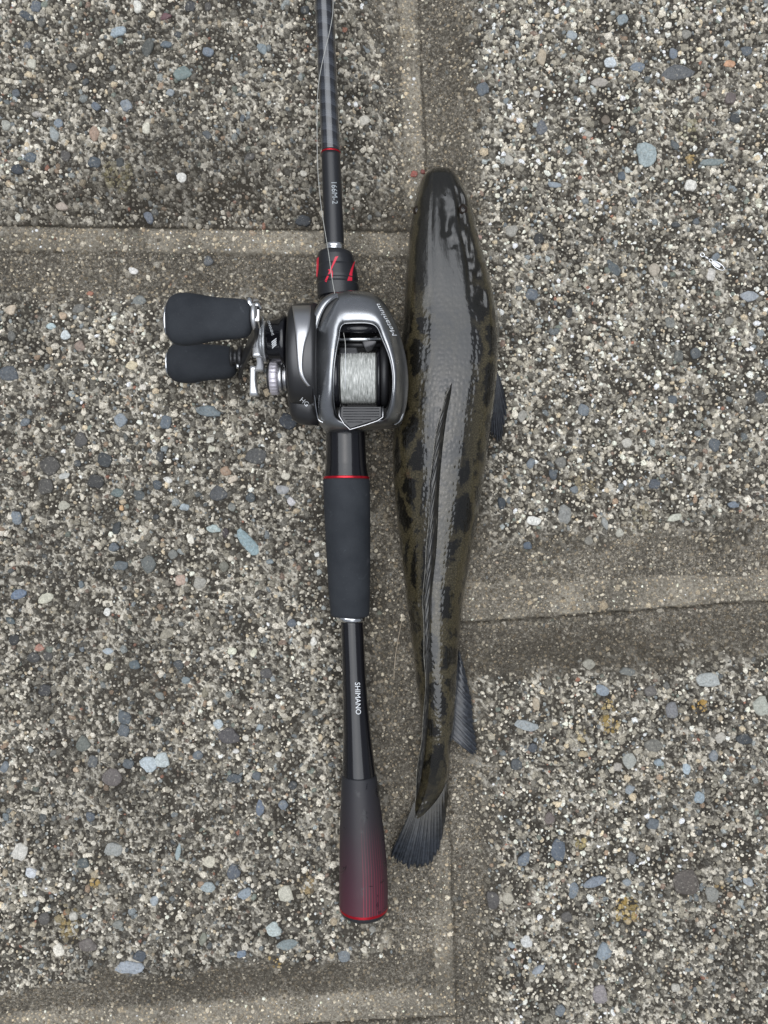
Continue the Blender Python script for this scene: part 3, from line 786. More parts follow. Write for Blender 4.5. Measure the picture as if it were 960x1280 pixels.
def print_poly(name, polys, mat, parent, fn, sub=10):
    vs_, fs = [], []
    for A, B in polys:           # ribbon between two edge polylines
        n = sub; b = len(vs_)
        a_ = crom(A, n); b_ = crom(B, n)
        for i in range(n):
            for k in range(5):
                t = k / 4; vs_.append(fn(a_[i][0] * (1 - t) + b_[i][0] * t, a_[i][1] * (1 - t) + b_[i][1] * t))
        fs += grid_faces(n, 5, False, False, b)
    o = make(name, vs_, fs, mat, parent)
    if sum(p.normal.z * p.area for p in o.data.polygons) < 0: o.data.flip_normals()
    return o
nutf = lambda a, b: surf(a, b, T_NUT)
print_poly('red_mark', [([(419, 321), (413, 336), (406, 351)], [(423, 320), (415.6, 335), (408, 353)]), ([(410, 337), (413, 341), (415, 347)], [(414, 336), (416, 340), (416, 347)])], m_redp, rod, nutf)
print_poly('red_mark', [([(442, 328), (438, 338), (434, 351)], [(444, 326), (440.5, 340), (440, 351)])], m_redp, rod, nutf)
print_poly('red_mark', [([(396.2, 323), (396, 335), (395.6, 345)], [(398.8, 321), (398.4, 335), (397, 347)])], m_redp, rod, nutf)

# ------------------------------------------------------------------ baitcasting reel
reel = tag(empty('baitcasting_reel', P(445, 455, .040)), 'gunmetal baitcasting reel with clear line and twin black paddle knobs, clamped on the rod', 'fishing reel')

def loft(name, A, B, mat, parent, n=60, m=14, closed=False, zdrop=.006, crown=.0, edge=.35, label=None, zfloor=None):
    """ruled strip between two pixel polylines (px,py,z) with a rounded top and walls going down"""
    a = crom(A, n, closed); b = crom(B, n, closed)
    rows = []
    for i in range(n):
        r = []
        pa, pb = a[i], b[i]
        za = zfloor if zfloor is not None else pa[2] - zdrop; zb = zfloor if zfloor is not None else pb[2] - zdrop
        wa = P(*pa); wb = P(*pb)
        r.append(Vector((wa.x, wa.y, za)))
        for k in range(m + 1):
            t = k / m
            tt = .5 - .5 * math.cos(math.pi * t)
            w = wa.lerp(wb, tt)
            w.z += crown * (1 - abs(2 * tt - 1) ** 2.6) ** edge
            r.append(w)
        r.append(Vector((wb.x, wb.y, zb)))
        rows.append(r)
    U, V = n, len(rows[0])
    vs_ = [v for r in rows for v in r]
    f = grid_faces(U, V, closed, True)
    if not closed:
        f.append(tuple(range(V))); f.append(tuple((U - 1) * V + j for j in range(V)))
    o = make(name, vs_, f, mat, parent)
    if label: o['label'] = label
    return o

FR_O = [(430,363.5,.0505),(458,365,.0505),(475,373,.0505),(489,392,.050),(501,421,.049),(508,450,.0485),(510.5,480,.048),(507.5,510,.047),(500,529,.044),(484,534,.041),(462,536,.040),(438,541,.040),(419,540,.041),(403,535,.043),(393,512,.047),(389,472,.049),(389.5,435,.050),(395.5,405,.0505),(405,384,.0505),(416,369,.0505)]
FR_I = [(435,404,.0595),(460,404,.0595),(471,409,.0600),(478,424,.0615),(486,444,.0625),(490.5,464,.063),(491,486,.0625),(487.5,506,.058),(481,522,.051),(474,525,.047),(459,524,.0465),(438,528,.0465),(423,522,.048),(418,508,.053),(417,487,.059),(417.5,462,.0625),(420,440,.063),(423.5,422,.0615),(425,412,.0605),(428,406,.0600)]
frame = loft('reel_frame', FR_O, FR_I, m_gun, reel, n=140, m=18, closed=True, crown=.0046, edge=.5, zfloor=.032)
# dark foot block under the frame, resting on the reel seat
base_o = [((x - 448) * .93 + 448, (y - 452) * .95 + 452) for x, y, z in [tuple(v) for v in crom(FR_O, 60, True)]]
o = skin('reel_foot', prism_rows(pxo(base_o, .033), .028, .0375, .001), m_dark, reel)
# bright rim round the window opening
rim = [P(v[0], v[1], v[2] + .0002) for v in crom([(x, y, z) for x, y, z in FR_I], 140, True)]
rr = tube(rim + [rim[0]], .00034, 8)
skin('window_rim', rr, m_gun, reel, cap=False)

# handle-side plate, an ellipse-section drum in dark metal
def drum(name, tab, mat, parent, py, z, n=64, zr=None, tilt=0.0, label=None, mod=None):
    """tab: (px, radius px) along x ; radius in z scaled by zr"""
    rows = []
    for px, r in tab:
        zz = z + tilt * (px - tab[0][0]) * K(z)
        c_ = P(px, py, zz); rr = r * K(z); rz = rr * (zr if zr else 1)
        ring = []
        for q in range(n):
            a = 2 * math.pi * q / n; k = mod(a) if mod else 1
            ring.append(Vector((c_.x, c_.y + rr * k * math.cos(a), c_.z + rz * k * math.sin(a))))
        rows.append(ring)
    o = skin(name, rows, mat, parent)
    if label: o['label'] = label
    return o
drum('side_plate', [(361, 30), (361.4, 50), (362.5, 58), (365, 61.5), (372, 63.5), (380, 64.5), (392, 65), (398, 63)], m_gund, reel, 444, .0455, zr=.72)
# polished crescent over the plate
def drum_z(px, py, cy=444, zc=.0455, r=64.6, zr=.72, off=.0):
    z = .06
    for _ in range(5):
        y = P(px, py, z).y; c_ = P(px, cy, zc).y; R_ = r * K(zc)
        t = max(1 - ((y - c_) / R_) ** 2, .0)
        z = zc + R_ * zr * math.sqrt(t)
    return z + off
def patch_on(name, A, B, mat, parent, zfn, n=40, m=8, th=.0011, crown=.0009, label=None):
    a = crom(A, n); b = crom(B, n); rows = []
    for i in range(n):
        r = []
        for k in range(m + 1):
            t = .5 - .5 * math.cos(math.pi * k / m)
            x = a[i][0] * (1 - t) + b[i][0] * t; y = a[i][1] * (1 - t) + b[i][1] * t
            z = zfn(x, y) + crown * (1 - abs(2 * t - 1) ** 2.4) ** .5
            r.append(P(x, y, z))
        lo = [Vector((r[-1].x, r[-1].y, r[-1].z - th - crown)), Vector((r[0].x, r[0].y, r[0].z - th - crown))]
        rows.append(r + lo)
    V = len(rows[0]); vs_ = [v for r in rows for v in r]
    f = grid_faces(n, V, False, True); f.append(tuple(range(V))); f.append(tuple((n - 1) * V + j for j in range(V)))
    o = make(name, vs_, f, mat, parent)
    if label: o['label'] = label
    return o
patch_on('plate_trim', [(365, 382), (368, 406), (370.5, 440), (373, 466), (378, 476), (384, 483)], [(389, 381.5), (387, 410), (381, 432), (378.5, 455), (381, 471), (388, 482.5)],
         m_satsil, reel, lambda x, y: drum_z(x, y, off=.0004), label='polished crescent on the handle-side plate')
# lower gear lobe with the two-letter mark
drum('gear_cover', [(360, 8), (362, 24), (366, 33), (374, 38), (386, 40), (398, 40)], m_gund, reel, 492, .040, zr=.62)
gz = lambda x, y: drum_z(x, y, 492, .040, 39.5, .62)
patch_on('gear_badge', [(372, 492), (380, 500), (392, 508)], [(376, 486), (386, 490), (393, 493)], m_gun, reel, lambda x, y: gz(x, y) + .0003, th=.0012)
from mathutils.bvhtree import BVHTree
def cast_on(names, off):
    """the point of the named reel parts that lies under a pixel"""
    vs_, fs = [], []
    for o_ in reel.children:
        if o_.name.split('.')[0] in names:
            b_ = len(vs_); vs_ += [v.co + reel.location for v in o_.data.vertices]; fs += [[b_ + i for i in p.vertices] for p in o_.data.polygons]
    t_ = BVHTree.FromPolygons(vs_, fs); c0 = Vector((0, 0, D))
    def f(a, b):
        d = (P(a, b, 0) - c0).normalized(); h_ = t_.ray_cast(c0, d)
        return (h_[0] if h_[0] is not None else P(a, b, .05)) - d * off
    return f
print_on('lettering', 'HG', m_white, reel, (374.5, 501), (383, 508.5), (3.8, -4.6), cast_on(('gear_cover', 'gear_badge', 'side_plate'), .00025))
# black brace between plate and frame, thin silver trim
loft('side_brace', [(383, 428, .058), (379, 452, .0585), (381, 472, .0565), (389, 492, .052)], [(391, 408, .060), (391, 440, .062), (392, 480, .0605), (395, 520, .052)], m_black, reel, crown=.0016, zfloor=.04)
tp = [P(*v) for v in crom([(389.5, 424, .0615), (390.5, 455, .0610), (392, 485, .058), (394.5, 508, .0535), (398, 524, .0500), (404, 528, .0500)], 40)]
skin('trim_line', tube(tp, .00035, 8), m_silver, reel)
tp = [P(*v) for v in crom([(493, 531, .046), (500, 525, .0475), (504, 516, .0495)], 14)]
skin('trim_line', tube(tp, [.0004 + .0006 * math.sin(math.pi * i / 13) for i in range(14)], 8), m_silver, reel)
# front arm left of the hood, the gap between filled by a dark strip
loft('line_guard', [(386.5, 413, .0585), (390.5, 394, .0590), (400, 377, .0590), (411, 368, .0580), (421, 365, .0565)], [(396, 411, .0600), (400.5, 396, .0610), (407, 383, .0610), (415, 375, .0600), (423, 371, .0580)],
     m_gun, reel, crown=.0014, edge=.6, zfloor=.043)
loft('slot_shadow', [(399, 408, .0570), (404, 392, .0580), (411, 380, .0580), (420, 372, .0575)], [(406, 408, .0575), (412, 392, .0582), (417, 381, .0582), (423, 374, .0575)], m_dark, reel, crown=.0002, zfloor=.045).name = 'slot_shade_strip'  # black strip standing in for the shade inside the open gap
# scuffs and lettering on the hood
def frame_pt(px, py):
    # nearest sample of the frame's top surface under this pixel
    best = None
    for w in FTOP:
        d = (w[0] - px) ** 2 + (w[1] - py) ** 2
        if best is None or d < best[0]: best = (d, w[2])
    return P(px, py, best[1] + .00035)
FTOP = []
a_ = crom(FR_O, 420, True); b_ = crom(FR_I, 420, True)
for i in range(420):
    if not (462 < (a_[i][0] + b_[i][0]) / 2 < 505 and (a_[i][1] + b_[i][1]) / 2 < 440): continue
    wa, wb = P(*a_[i]), P(*b_[i])
    for k in range(41):
        t = k / 40; w = wa.lerp(wb, t); w.z += .0046 * (1 - abs(2 * t - 1) ** 2.6) ** .5
        kk = K(w.z); FTOP.append((w.x / kk + 480, 640 - w.y / kk, w.z))
print_on('lettering', 'Metanium', m_white, reel, (496.5, 419.5), (474.0, 379.0), (-5.0, 1.6), frame_pt, .25, .0)

# spool, level wind and thumb bar inside the window
drum('spool_line', [(px, r) for px, r in [(426.6, 28), (427, 30.5)] + [(427.2 + i * .43, 31.6 + .35 * math.sin(i * 2.1) + .3 * math.sin(i * .7 + 1)) for i in range(99)] + [(470, 30), (470.3, 27)]],
     None, reel, 473, .0455, n=96)
m_line = M('nylon_line', (.52, .54, .50), .38, 0, .6)
q = NT(m_line)
mp = q.n('Mapping'); mp.inputs['Scale'].default_value = (6.0, .8, .8); q.l(q.co.outputs['Object'], mp.inputs[0])
g = q.noise(260, 4, .7, mp.outputs[0])
q.l(q.ramp(g, [(.3, (.17, .175, .165)), (.5, (.40, .41, .385)), (.7, (.78, .78, .75))]), q.b.inputs['Base Color'])
for o in reel.children:
    if o.name == 'spool_line': o.data.materials.clear(); o.data.materials.append(m_line)
drum('spool_flange', [(418.5, 30), (419, 36), (421, 37), (424.5, 36), (426, 33.5), (426.6, 20)], m_black, reel, 473, .0450)
drum('spool_flange', [(470.2, 20), (470.6, 34), (472.5, 36.5), (475, 36.5), (475.5, 30)], m_black, reel, 473, .0450)
drum('spool_hub', [(475.4, 36), (477, 39), (481, 40), (484, 38), (486, 30)], m_dark, reel, 470, .0440)
loft('inner_ring', [(475.5, 437, .054), (478, 455, .0570), (478.5, 475, .0575), (477.5, 490, .056)], [(479, 434, .054), (484, 455, .0570), (485, 475, .0575), (484, 491, .056)], m_satsil, reel, crown=.0007, zdrop=.003)
skin('level_wind_bar', tube([P(421, 424, .0545), P(476, 424, .0545)], .00105, 12), m_silver, reel)
skin('level_wind_bar', tube([P(421, 431, .0500), P(476, 431, .0500)], .0016, 12), m_dark, reel)
o = skin('front_bar', tube([P(420, 411, .0555), P(478, 411, .0555)], .0026, 16), m_black, reel)
loft('level_wind_pawl', [(452, 426, .0530), (455, 434, .0530), (459, 441, .0510)], [(472, 420, .0545), (470, 430, .0535), (465, 438, .0510)], m_gund, reel, n=12, crown=.0006, zdrop=.004)
loft('spool_brake_tab', [(424, 434, .0505), (424, 443, .0520)], [(446, 434, .0505), (448, 442, .0515)], m_gund, reel, n=6, crown=.0004, zdrop=.002)
# thumb bar
tb_o = [(426, 508), (477, 508), (477.5, 521), (470, 525), (455, 530), (437.5, 535.5), (428, 527), (424.5, 519)]
o = skin('thumb_bar', prism_rows(pxo(tb_o, .054), .040, .0535, .0006), m_satin, reel, smooth=False)
for i in range(6):
    y0 = 511 + i * 3.3
    xl = 429 + max(0, i - 3) * 2.5; xr = 474 - max(0, y0 - 521) * 3.2
    if xr - xl > 8: skin('grip_rib', tube([P(xl, y0, .0535), P(xr, y0, .0535)], .00022, 6), m_satin, o)
tp = [P(*v) for v in [(424, 512, .0535), (424, 520, .0537), (430, 530, .0537), (437.5, 537, .0537), (456, 531.5, .0537), (472, 526, .0537), (478.5, 521.5, .0537), (478.8, 508, .0535)]]
skin('thumb_bar_rim', tube(tp, .00034, 8), m_satsil, reel)

# drag stack: black drum with marks, ring stack, star drag, cap
T_CAP = [(333.5, 22), (334, 25.5), (338, 27), (345, 28), (352, 31), (357, 34), (360, 30)]
o = drum('drag_housing', T_CAP, m_black, reel, 427, .0450)
def hz(x, y):
    z = .057
    for _ in range(3): z = drum_z(x, y, 427, .0450, interp(T_CAP, 480 + (x - 480) * K(z) / K(.0450))[0], 1.0)
    return z + .0001
# hatched emblem and maker's word, reading up the drum
for i in range(4):
    y0 = 427.5 + i * 2.5 - 3.5
    print_poly('emblem_bar', [([(339.3 + .3 * i, y0 + 3.4), (341.7, y0 + 1.2), (345.3, y0 - 1.6)], [(339.5 + .2 * i, y0 + 4.7), (342.2, y0 + 2.6), (345.5, y0 - .2)])], m_white, o, lambda a, b: P(a, b, hz(a, b) + .00012), 5)
print_on('lettering', 'SHIMANO', m_white, o, (342.6, 418.5), (337.0, 400.5), (-3.0, .9), lambda a, b: P(a, b, hz(a, b) + .00015), 0, .0)
drum('drag_ring', [(325.5, 18), (326, 23.5), (328.5, 24.5), (330, 24), (330.2, 20)], m_bright, reel, 427, .0450)
drum('drag_ring', [(330.2, 22), (330.8, 25.2), (333.2, 25.4), (334, 23)], m_bright, reel, 427, .0450)
drum('drag_ring', [(323, 15), (323.4, 21.5), (325.4, 22), (326, 18)], m_satin, reel, 427, .0450)
# star drag: five arms round the handle shaft
def star_blade(px, py0, py1, w, z0, z1, mat, parent, bend=0.0):
    pts = []
    n = 10
    rows = []
    for i in range(n):
        t = i / (n - 1); py = py0 + (py1 - py0) * t; z = z0 + (z1 - z0) * t
        wx = w * (1.0 - .28 * math.sin(math.pi * t) + .25 * t) ; x = px + bend * math.sin(math.pi * t)
        c_ = P(x, py, z); hx = wx / 2 * K(z); hz_ = .0046 * (1 - .4 * t)
        rows.append([c_ + Vector((hx * math.copysign(abs(math.cos(a)) ** .45, math.cos(a)), 0, hz_ * math.copysign(abs(math.sin(a)) ** .45, math.sin(a)))) for a in [2 * math.pi * (k + .5) / 16 for k in range(16)]])
    return rows
drum('star_hub', [(315, 9), (315.5, 12), (322, 14), (325, 16), (325.5, 10)], m_gun, reel, 430, .0450)
for py0, py1, z0, z1, px, bd in ((420, 446, .0560, .0600, 322, -1.5), (446, 464, .050, .0470, 324, 1.5), (459, 495, .0415, .0385, 318, -1.0), (412, 396, .050, .0640, 323, 1.5), (408, 375, .042, .0310, 318, 1.0)):
    skin('star_arm', star_blade(px, py0, py1, 9.4, z0, z1, m_silver, reel, bd), m_bright, reel)
# cast control cap
kn = lambda a: 1 + .010 * (1 if math.sin(a * 26) > 0 else -1)
drum('cast_control_knob', [(338.2, 16), (338.6, 20.5), (340, 22), (347, 22), (348.6, 20.5), (348.8, 15)], m_lilac, reel, 471.5, .0400, n=156, mod=kn)
drum('cast_control_cap', [(334.6, 9), (335, 15), (337, 18.5), (338.6, 19)], m_gund, reel, 471.5, .0400)
drum('cast_control_base', [(348.6, 18), (349, 19.5), (354.8, 19), (355.2, 15.8), (356, 15.5), (356.4, 17.2), (359.6, 16.8), (360.2, 12)], m_satsil, reel, 471.5, .0400)

# crank arm
arm = [(322, 386, .0790), (321, 400, .0790), (321, 411, .0745), (316, 424, .0610), (311, 436, .0440), (306, 447, .0300), (302, 458, .0210), (301, 466, .0165)]
sm_ = crom(arm, 40); rows = []
for i, v in enumerate(sm_):
    c_ = P(*v); a = P(*sm_[max(i - 1, 0)]); b = P(*sm_[min(i + 1, 39)])
    t = (b - a).normalized(); wx = Vector((1, 0, 0)); wx = (wx - t * wx.dot(t)).normalized(); wy = t.cross(wx)
    rows.append([c_ + wx * .0013 * math.copysign(abs(math.cos(q_)) ** .5, math.cos(q_)) + wy * .0050 * math.copysign(abs(math.sin(q_)) ** .5, math.sin(q_)) for q_ in [2 * math.pi * (k + .5) / 20 for k in range(20)]])
handle = skin('crank_arm', rows, m_gund, reel)
skin('handle_nut', [[v for v in r] for r in [ring_yz(P(317.5, 397, .0790), .0058, .0058, 6), ring_yz(P(325.5, 397, .0790), .0058, .0058, 6)]], m_silver, reel, smooth=False)
drum('handle_nut', [(315.5, 10), (316, 16), (318, 17), (320.5, 17), (321, 10)], m_bright, reel, 396, .0790, n=24)
skin('arm_tab', tube([P(311.5, 386, .0795), P(312, 372, .0800)], [.0024, .0019], 8), m_silver, reel)
skin('arm_tab', tube([P(321, 386, .0800), P(321.5, 378, .0795)], [.0026, .0020], 8), m_silver, reel)
drum('shaft_bolt', [(288, 9), (289, 13), (292, 13.5), (293, 10), (298, 10), (299, 15), (304, 15), (305, 8)], m_gund, reel, 447, .0200)
drum('shaft_bolt', [(295.5, 2), (296, 3.4), (299, 3.4), (300, 1.5)], m_silver, reel, 457.5, .0235, n=16)

def knob(tab, py_fn, z, mat, flat, tilt, label):
    xs = [t[0] for t in tab]
    fine = crom([(t[0], t[1]) for t in tab], 64)
    rows = []
    for px, r in fine:
        r = max(r, .3); t = (px - xs[0]) / (xs[-1] - xs[0]); zz = z + tilt * (t - .5)
        c_ = P(px, py_fn(t), zz); rr = r * K(zz)
        rows.append([Vector((c_.x, c_.y + rr * math.copysign(abs(math.cos(a)) ** .85, math.cos(a)), c_.z + rr * flat * math.copysign(abs(math.sin(a)) ** .85, math.sin(a)))) for a in [2 * math.pi * k / 48 for k in range(48)]])
    o = skin('handle_knob', rows, mat, reel); o['label'] = label
    return o
KT = [(207.3, 6), (208.5, 15), (211, 23), (216, 29), (225, 32.3), (236, 32.5), (250, 30.5), (266, 27.5), (282, 26), (296, 25), (306, 23.5), (311, 20.5), (314, 15), (315.2, 6)]
k1 = knob(KT, lambda t: 399.5 - 1.2 * t, .0765, m_eva, .62, .006, 'upper, larger-looking black knob with a wide rounded end')
KB = [(209.8, 5), (211, 13), (214, 19.5), (220, 23.5), (230, 25.2), (242, 25), (256, 22.5), (270, 21.5), (282, 20.5), (290, 18), (295, 13), (297, 5)]
k2 = knob(KB, lambda t: 453.5 - .8 * t, .0135, m_eva, .82, .006, 'lower black knob touching the concrete, with pale scuffs')
drum('knob_cap', [(205.9, 4), (206.2, 15), (207.2, 19), (209.0, 20.5), (210, 18)], m_silver, k1, 400.5, .0737, zr=.6)
drum('knob_cap', [(208.4, 4), (208.7, 13), (209.6, 16), (211.3, 17), (212, 15)], m_silver, k2, 454.5, .0108, zr=.8)
drum('knob_collar', [(314, 10), (314.4, 13.5), (316.2, 13.5), (316.6, 9)], m_dark, k1, 398, .0790)

# ------------------------------------------------------------------ the line running up the rod
lp = [(432, 440, .0585), (431, 424, .0575), (425.5, 402, .0540), (421, 384, .0530), (418.5, 368, .0585), (414.5, 345, .0580), (411, 318, .0550), (404, 275, .0490), (399.5, 240, .0450), (397, 205, .0425), (396.3, 150, .0410), (397.3, 115, .0415), (400.5, 90, .0425),
      (406.5, 62, .0428), (411.5, 42, .0425), (415.5, 20, .0420), (416.3, 0, .0415), (415, -60, .0430), (405, -300, .047), (380, -700, .05)]
lw_ = [P(*v) for v in crom(lp, 160)]
o = skin('fishing_line', tube(lw_, .00017, 6), M('clear_line', (.48, .48, .45), .3, 0, .6), None)
tag(o, 'thin pale nylon line running from the reel up along the black rod', 'line')
o = skin('line_strand', tube([P(431.5, 428, .0570), P(432, 455, .0596), P(431.5, 486, .0596)], .00016, 6), m_white, reel)

# ------------------------------------------------------------------ snakehead fish
fish = tag(empty('snakehead_fish', P(556, 560, -.004)), 'wet olive and black mottled fish lying belly down in the joint right of the rod', 'fish')
# py, left px, right px, height mm, zbottom mm, top exponent, x shift of the back (px)
FT = [(216.0, 545, 553, 12, -2, 2.2, 0), (217.5, 539, 559, 17, -2, 2.2, 0), (221, 533, 565, 24, -3, 2.5, 0), (228, 527, 571, 30, -3.5, 2.8, 0), (240, 522, 578, 33.5, -4, 2.6, 0),
      (260, 517.5, 588, 36, -4, 2.55, -1), (300, 511, 598, 39, -4.5, 2.5, -2), (350, 507, 611.5, 41.5, -5, 2.6, -2), (400, 503.5, 618, 42.5, -5, 3.0, 2),
      (450, 499, 619.5, 45, -5, 3.0, 3), (500, 493.5, 616, 46, -5, 2.6, 4), (550, 491, 610, 45, -5, 2.25, 5), (600, 492, 603, 43, -5, 2.05, 6), (650, 496.5, 596, 41, -5, 1.95, 4),
      (700, 502, 587, 38, -5, 1.9, 2), (750, 508, 579.5, 36, -5, 1.9, 0), (800, 514, 573.5, 34, -5, 1.95, 0), (850, 520, 571, 31.5, -5, 2.0, 0), (900, 526, 567.5, 28, -5, 2.1, 0),
      (935, 527, 563, 24, -5, 2.1, 0), (960, 524.5, 561, 20, -5, 2.0, 0), (985, 521, 555, 14, -4.5, 2.0, 0), (1005, 516, 543, 11, -4.2, 2, 0), (1025, 509, 527, 8, -4, 2, 0), (1045, 501, 509, 5, -3.6, 2, 0)]
FTa = np.array(FT, float)
def fsmooth(y):
    a = FTa; k = int(np.clip(np.searchsorted(a[:, 0], y) - 1, 0, len(a) - 2))
    x0, x1 = a[k, 0], a[k + 1, 0]; h = x1 - x0; t = (y - x0) / h
    def m(i):
        if i == 0: return (a[1, 1:] - a[0, 1:]) / (a[1, 0] - a[0, 0])
        if i == len(a) - 1: return (a[-1, 1:] - a[-2, 1:]) / (a[-1, 0] - a[-2, 0])
        d0 = (a[i, 1:] - a[i - 1, 1:]) / (a[i, 0] - a[i - 1, 0]); d1 = (a[i + 1, 1:] - a[i, 1:]) / (a[i + 1, 0] - a[i, 0])
        return .5 * (d0 + d1)
    return (2 * t**3 - 3 * t * t + 1) * a[k, 1:] + (t**3 - 2 * t * t + t) * h * m(k) + (-2 * t**3 + 3 * t * t) * a[k + 1, 1:] + (t**3 - t * t) * h * m(k + 1)
def fish_sec(y):
    L, R, H, zb, n, sh = fsmooth(y)
    H *= .001; zb *= .001
    zc = zb + .42 * H; k = K(zc)
    return (((L + R) / 2) - 480) * k, (R - L) / 2 * k, (640 - y) * k, zc, H * .58, H * .42, n, sh * k
def fish_pt(y, th, off=0.0):
    cx, a, yy, zc, ht, hb, n, sh = fish_sec(y)
    c, s_ = math.cos(th), math.sin(th)
    e = 2 / n if s_ > 0 else 2 / 2.4
    x = a * math.copysign(abs(c) ** e, c); z = (ht if s_ > 0 else hb) * math.copysign(abs(s_) ** e, s_)
    x += sh * max(z, 0) / ht
    nrm = Vector((c / a, 0, s_ / ht)).normalized()
    p = Vector((cx + x, yy, zc + z)) + nrm * off
    return p
NS, NV = 420, 140
rows, uvs = [], []
ys = [216 + (1045 - 216) * (i / (NS - 1)) ** 1.0 for i in range(NS)]
ys = sorted(set([216, 216.4, 217, 218, 219.5, 221.5, 224] + [y for y in ys if y > 225]))
rn = random.Random(5)
prev = None
for y in ys:
    ring = []
    for q in range(NV):
        th = 2 * math.pi * q / NV
        # spread samples evenly over the superellipse
        p = fish_pt(y, th)
        ring.append(p)
    rows.append(ring)
# relief: shoulder folds, gill cover edge, skull grooves
def relief(y, p, cx, a):
    u = (p.x - cx) / a            # -1..1 across
    d = 0.0
    # gill covers: raised edge running back on each side
    for s_ in (-1, 1):
        g_ = (y - (372 + 26 * abs(u))) / 5
        if s_ * u > .45: d += .0007 / (1 + math.exp(g_)) - .0003
    # flat skull with shallow furrows
    f = math.exp(-((y - 300) / 45) ** 2)
    d += -.0011 * f * math.exp(-((u - .02) / .09) ** 2) - .0007 * f * math.exp(-((u - .40) / .07) ** 2) + .0005 * f * math.exp(-((u + .28) / .1) ** 2)
    # broken, pitted furrows between the skull plates
    X_ = np.array([p.x / S]); Y_ = np.array([float(y)])
    n1_ = float(fbm(X_, Y_ * .45, 9, 201, 3)[0]); n2_ = float(fbm(X_, Y_ * .6, 16, 221, 2)[0])
    z1 = math.exp(-((u - .06) / .20) ** 4) * math.exp(-((y - 300) / 42) ** 4)
    z2 = math.exp(-((u - .50) / .14) ** 4) * math.exp(-((y - 318) / 75) ** 4)
    z3 = math.exp(-((u - .62) / .12) ** 4) * math.exp(-((y - 372) / 26) ** 4)
    d += -.0022 * (z1 * max(0, n1_ - .46) + z2 * max(0, n1_ - .40) * 1.2 + z3 * max(0, n2_ - .35) * 1.4) * 2.2
    # eye ridges
    e_ = math.exp(-((y - 259) / 10) ** 2)
    d += .0013 * e_ * (math.exp(-((u - .72) / .16) ** 2) + math.exp(-((u + .78) / .16) ** 2))
    return d
for i, y in enumerate(ys):
    cx, a, yy, zc, ht, hb, n, sh = fish_sec(y)
    for q in range(NV):
        p = rows[i][q]
        if p.z > zc: p.z += relief(y, p, cx, a) * min(1, (p.z - zc) / ht * 1.5)
body = skin('body', rows, None, fish)
# attributes: u across the skin (metres from the back line), v along
me = body.data
at = me.attributes.new('skin', 'FLOAT_COLOR', 'POINT')
for i, v in enumerate(me.vertices):
    w = v.co + fish.location
    # the section this vertex sits on
    at.data[i].color = (0, 0, 0, 1)
idx = 0
from mathutils import kdtree
kd = kdtree.KDTree(len(ys) * NV)
info = []
for i, y in enumerate(ys):
    cx, a, yy, zc, ht, hb, n, sh = fish_sec(y)
    arc = [0.0] * NV
    top = NV // 4
    acc = 0
    for q in range(1, NV // 2 + 1):
        acc += (rows[i][(top + q) % NV] - rows[i][(top + q - 1) % NV]).length; arc[(top + q) % NV] = acc
    acc = 0
    for q in range(1, NV // 2):
        acc -= (rows[i][(top - q) % NV] - rows[i][(top - q + 1) % NV]).length; arc[(top - q) % NV] = acc
    for q in range(NV):
        kd.insert(rows[i][q], len(info)); info.append((arc[q], (y - 216) * S * .94, a))
kd.balance()
for i, v in enumerate(me.vertices):
    _, k, _ = kd.find(v.co + fish.location)
    at.data[i].color = (info[k][0] + 1, info[k][1], info[k][2] * 10, 1)

m_fish = M('wet_skin', (.03, .026, .015), .45, 0, .12, 1.0, .035)
m_fish.node_tree.nodes['Principled BSDF'].inputs['Coat IOR'].default_value = 1.53
q = NT(m_fish)
at_ = q.attr('skin'); sp = q.n('SeparateColor'); q.l(at_.outputs['Color'], sp.inputs[0])
u = q.math('SUBTRACT', sp.outputs[0], 1.0); v = sp.outputs[1]
cmb = q.n('CombineXYZ'); q.l(u, cmb.inputs[0]); q.l(v, cmb.inputs[1])
uv = cmb.outputs[0]
mp = q.n('Mapping'); mp.inputs['Scale'].default_value = (1.0, .72, 1); q.l(uv, mp.inputs[0])
n_big = q.noise(62, 3, .55, mp.outputs[0], .35)
n_mid = q.noise(240, 4, .65, uv, .3)
n_fin = q.noise(1100, 3, .7, uv)
blot = q.math('ADD', q.math('MULTIPLY', n_big, .72), q.math('MULTIPLY', n_mid, .28))
wv = q.n('VectorMath', operation='ADD')
nz = q.n('TexNoise'); nz.inputs['Scale'].default_value = 210; nz.inputs['Detail'].default_value = 4; nz.inputs['Roughness'].default_value = .65; q.l(uv, nz.inputs['Vector'])
vs2 = q.n('VectorMath', operation='SCALE'); vs2.inputs['Scale'].default_value = .0085; q.l(nz.outputs['Color'], vs2.inputs[0])
q.l(mp.outputs[0], wv.inputs[0]); q.l(vs2.outputs[0], wv.inputs[1])
ve = q.n('TexVoronoi', feature='DISTANCE_TO_EDGE'); ve.inputs['Scale'].default_value = 66; ve.inputs['Randomness'].default_value = .9; q.l(wv.outputs[0], ve.inputs['Vector'])
edge_ = q.math('ADD', ve.outputs['Distance'], q.math('MULTIPLY', q.math('SUBTRACT', n_mid, .5), .22))
pat = q.ramp(edge_, [(.06, 1.0), (.11, .6), (.155, 0.0)])
pat = q.mix(q.ramp(n_big, [(.62, 0.0), (.66, 1.0)]), pat, (.5, .5, .5))
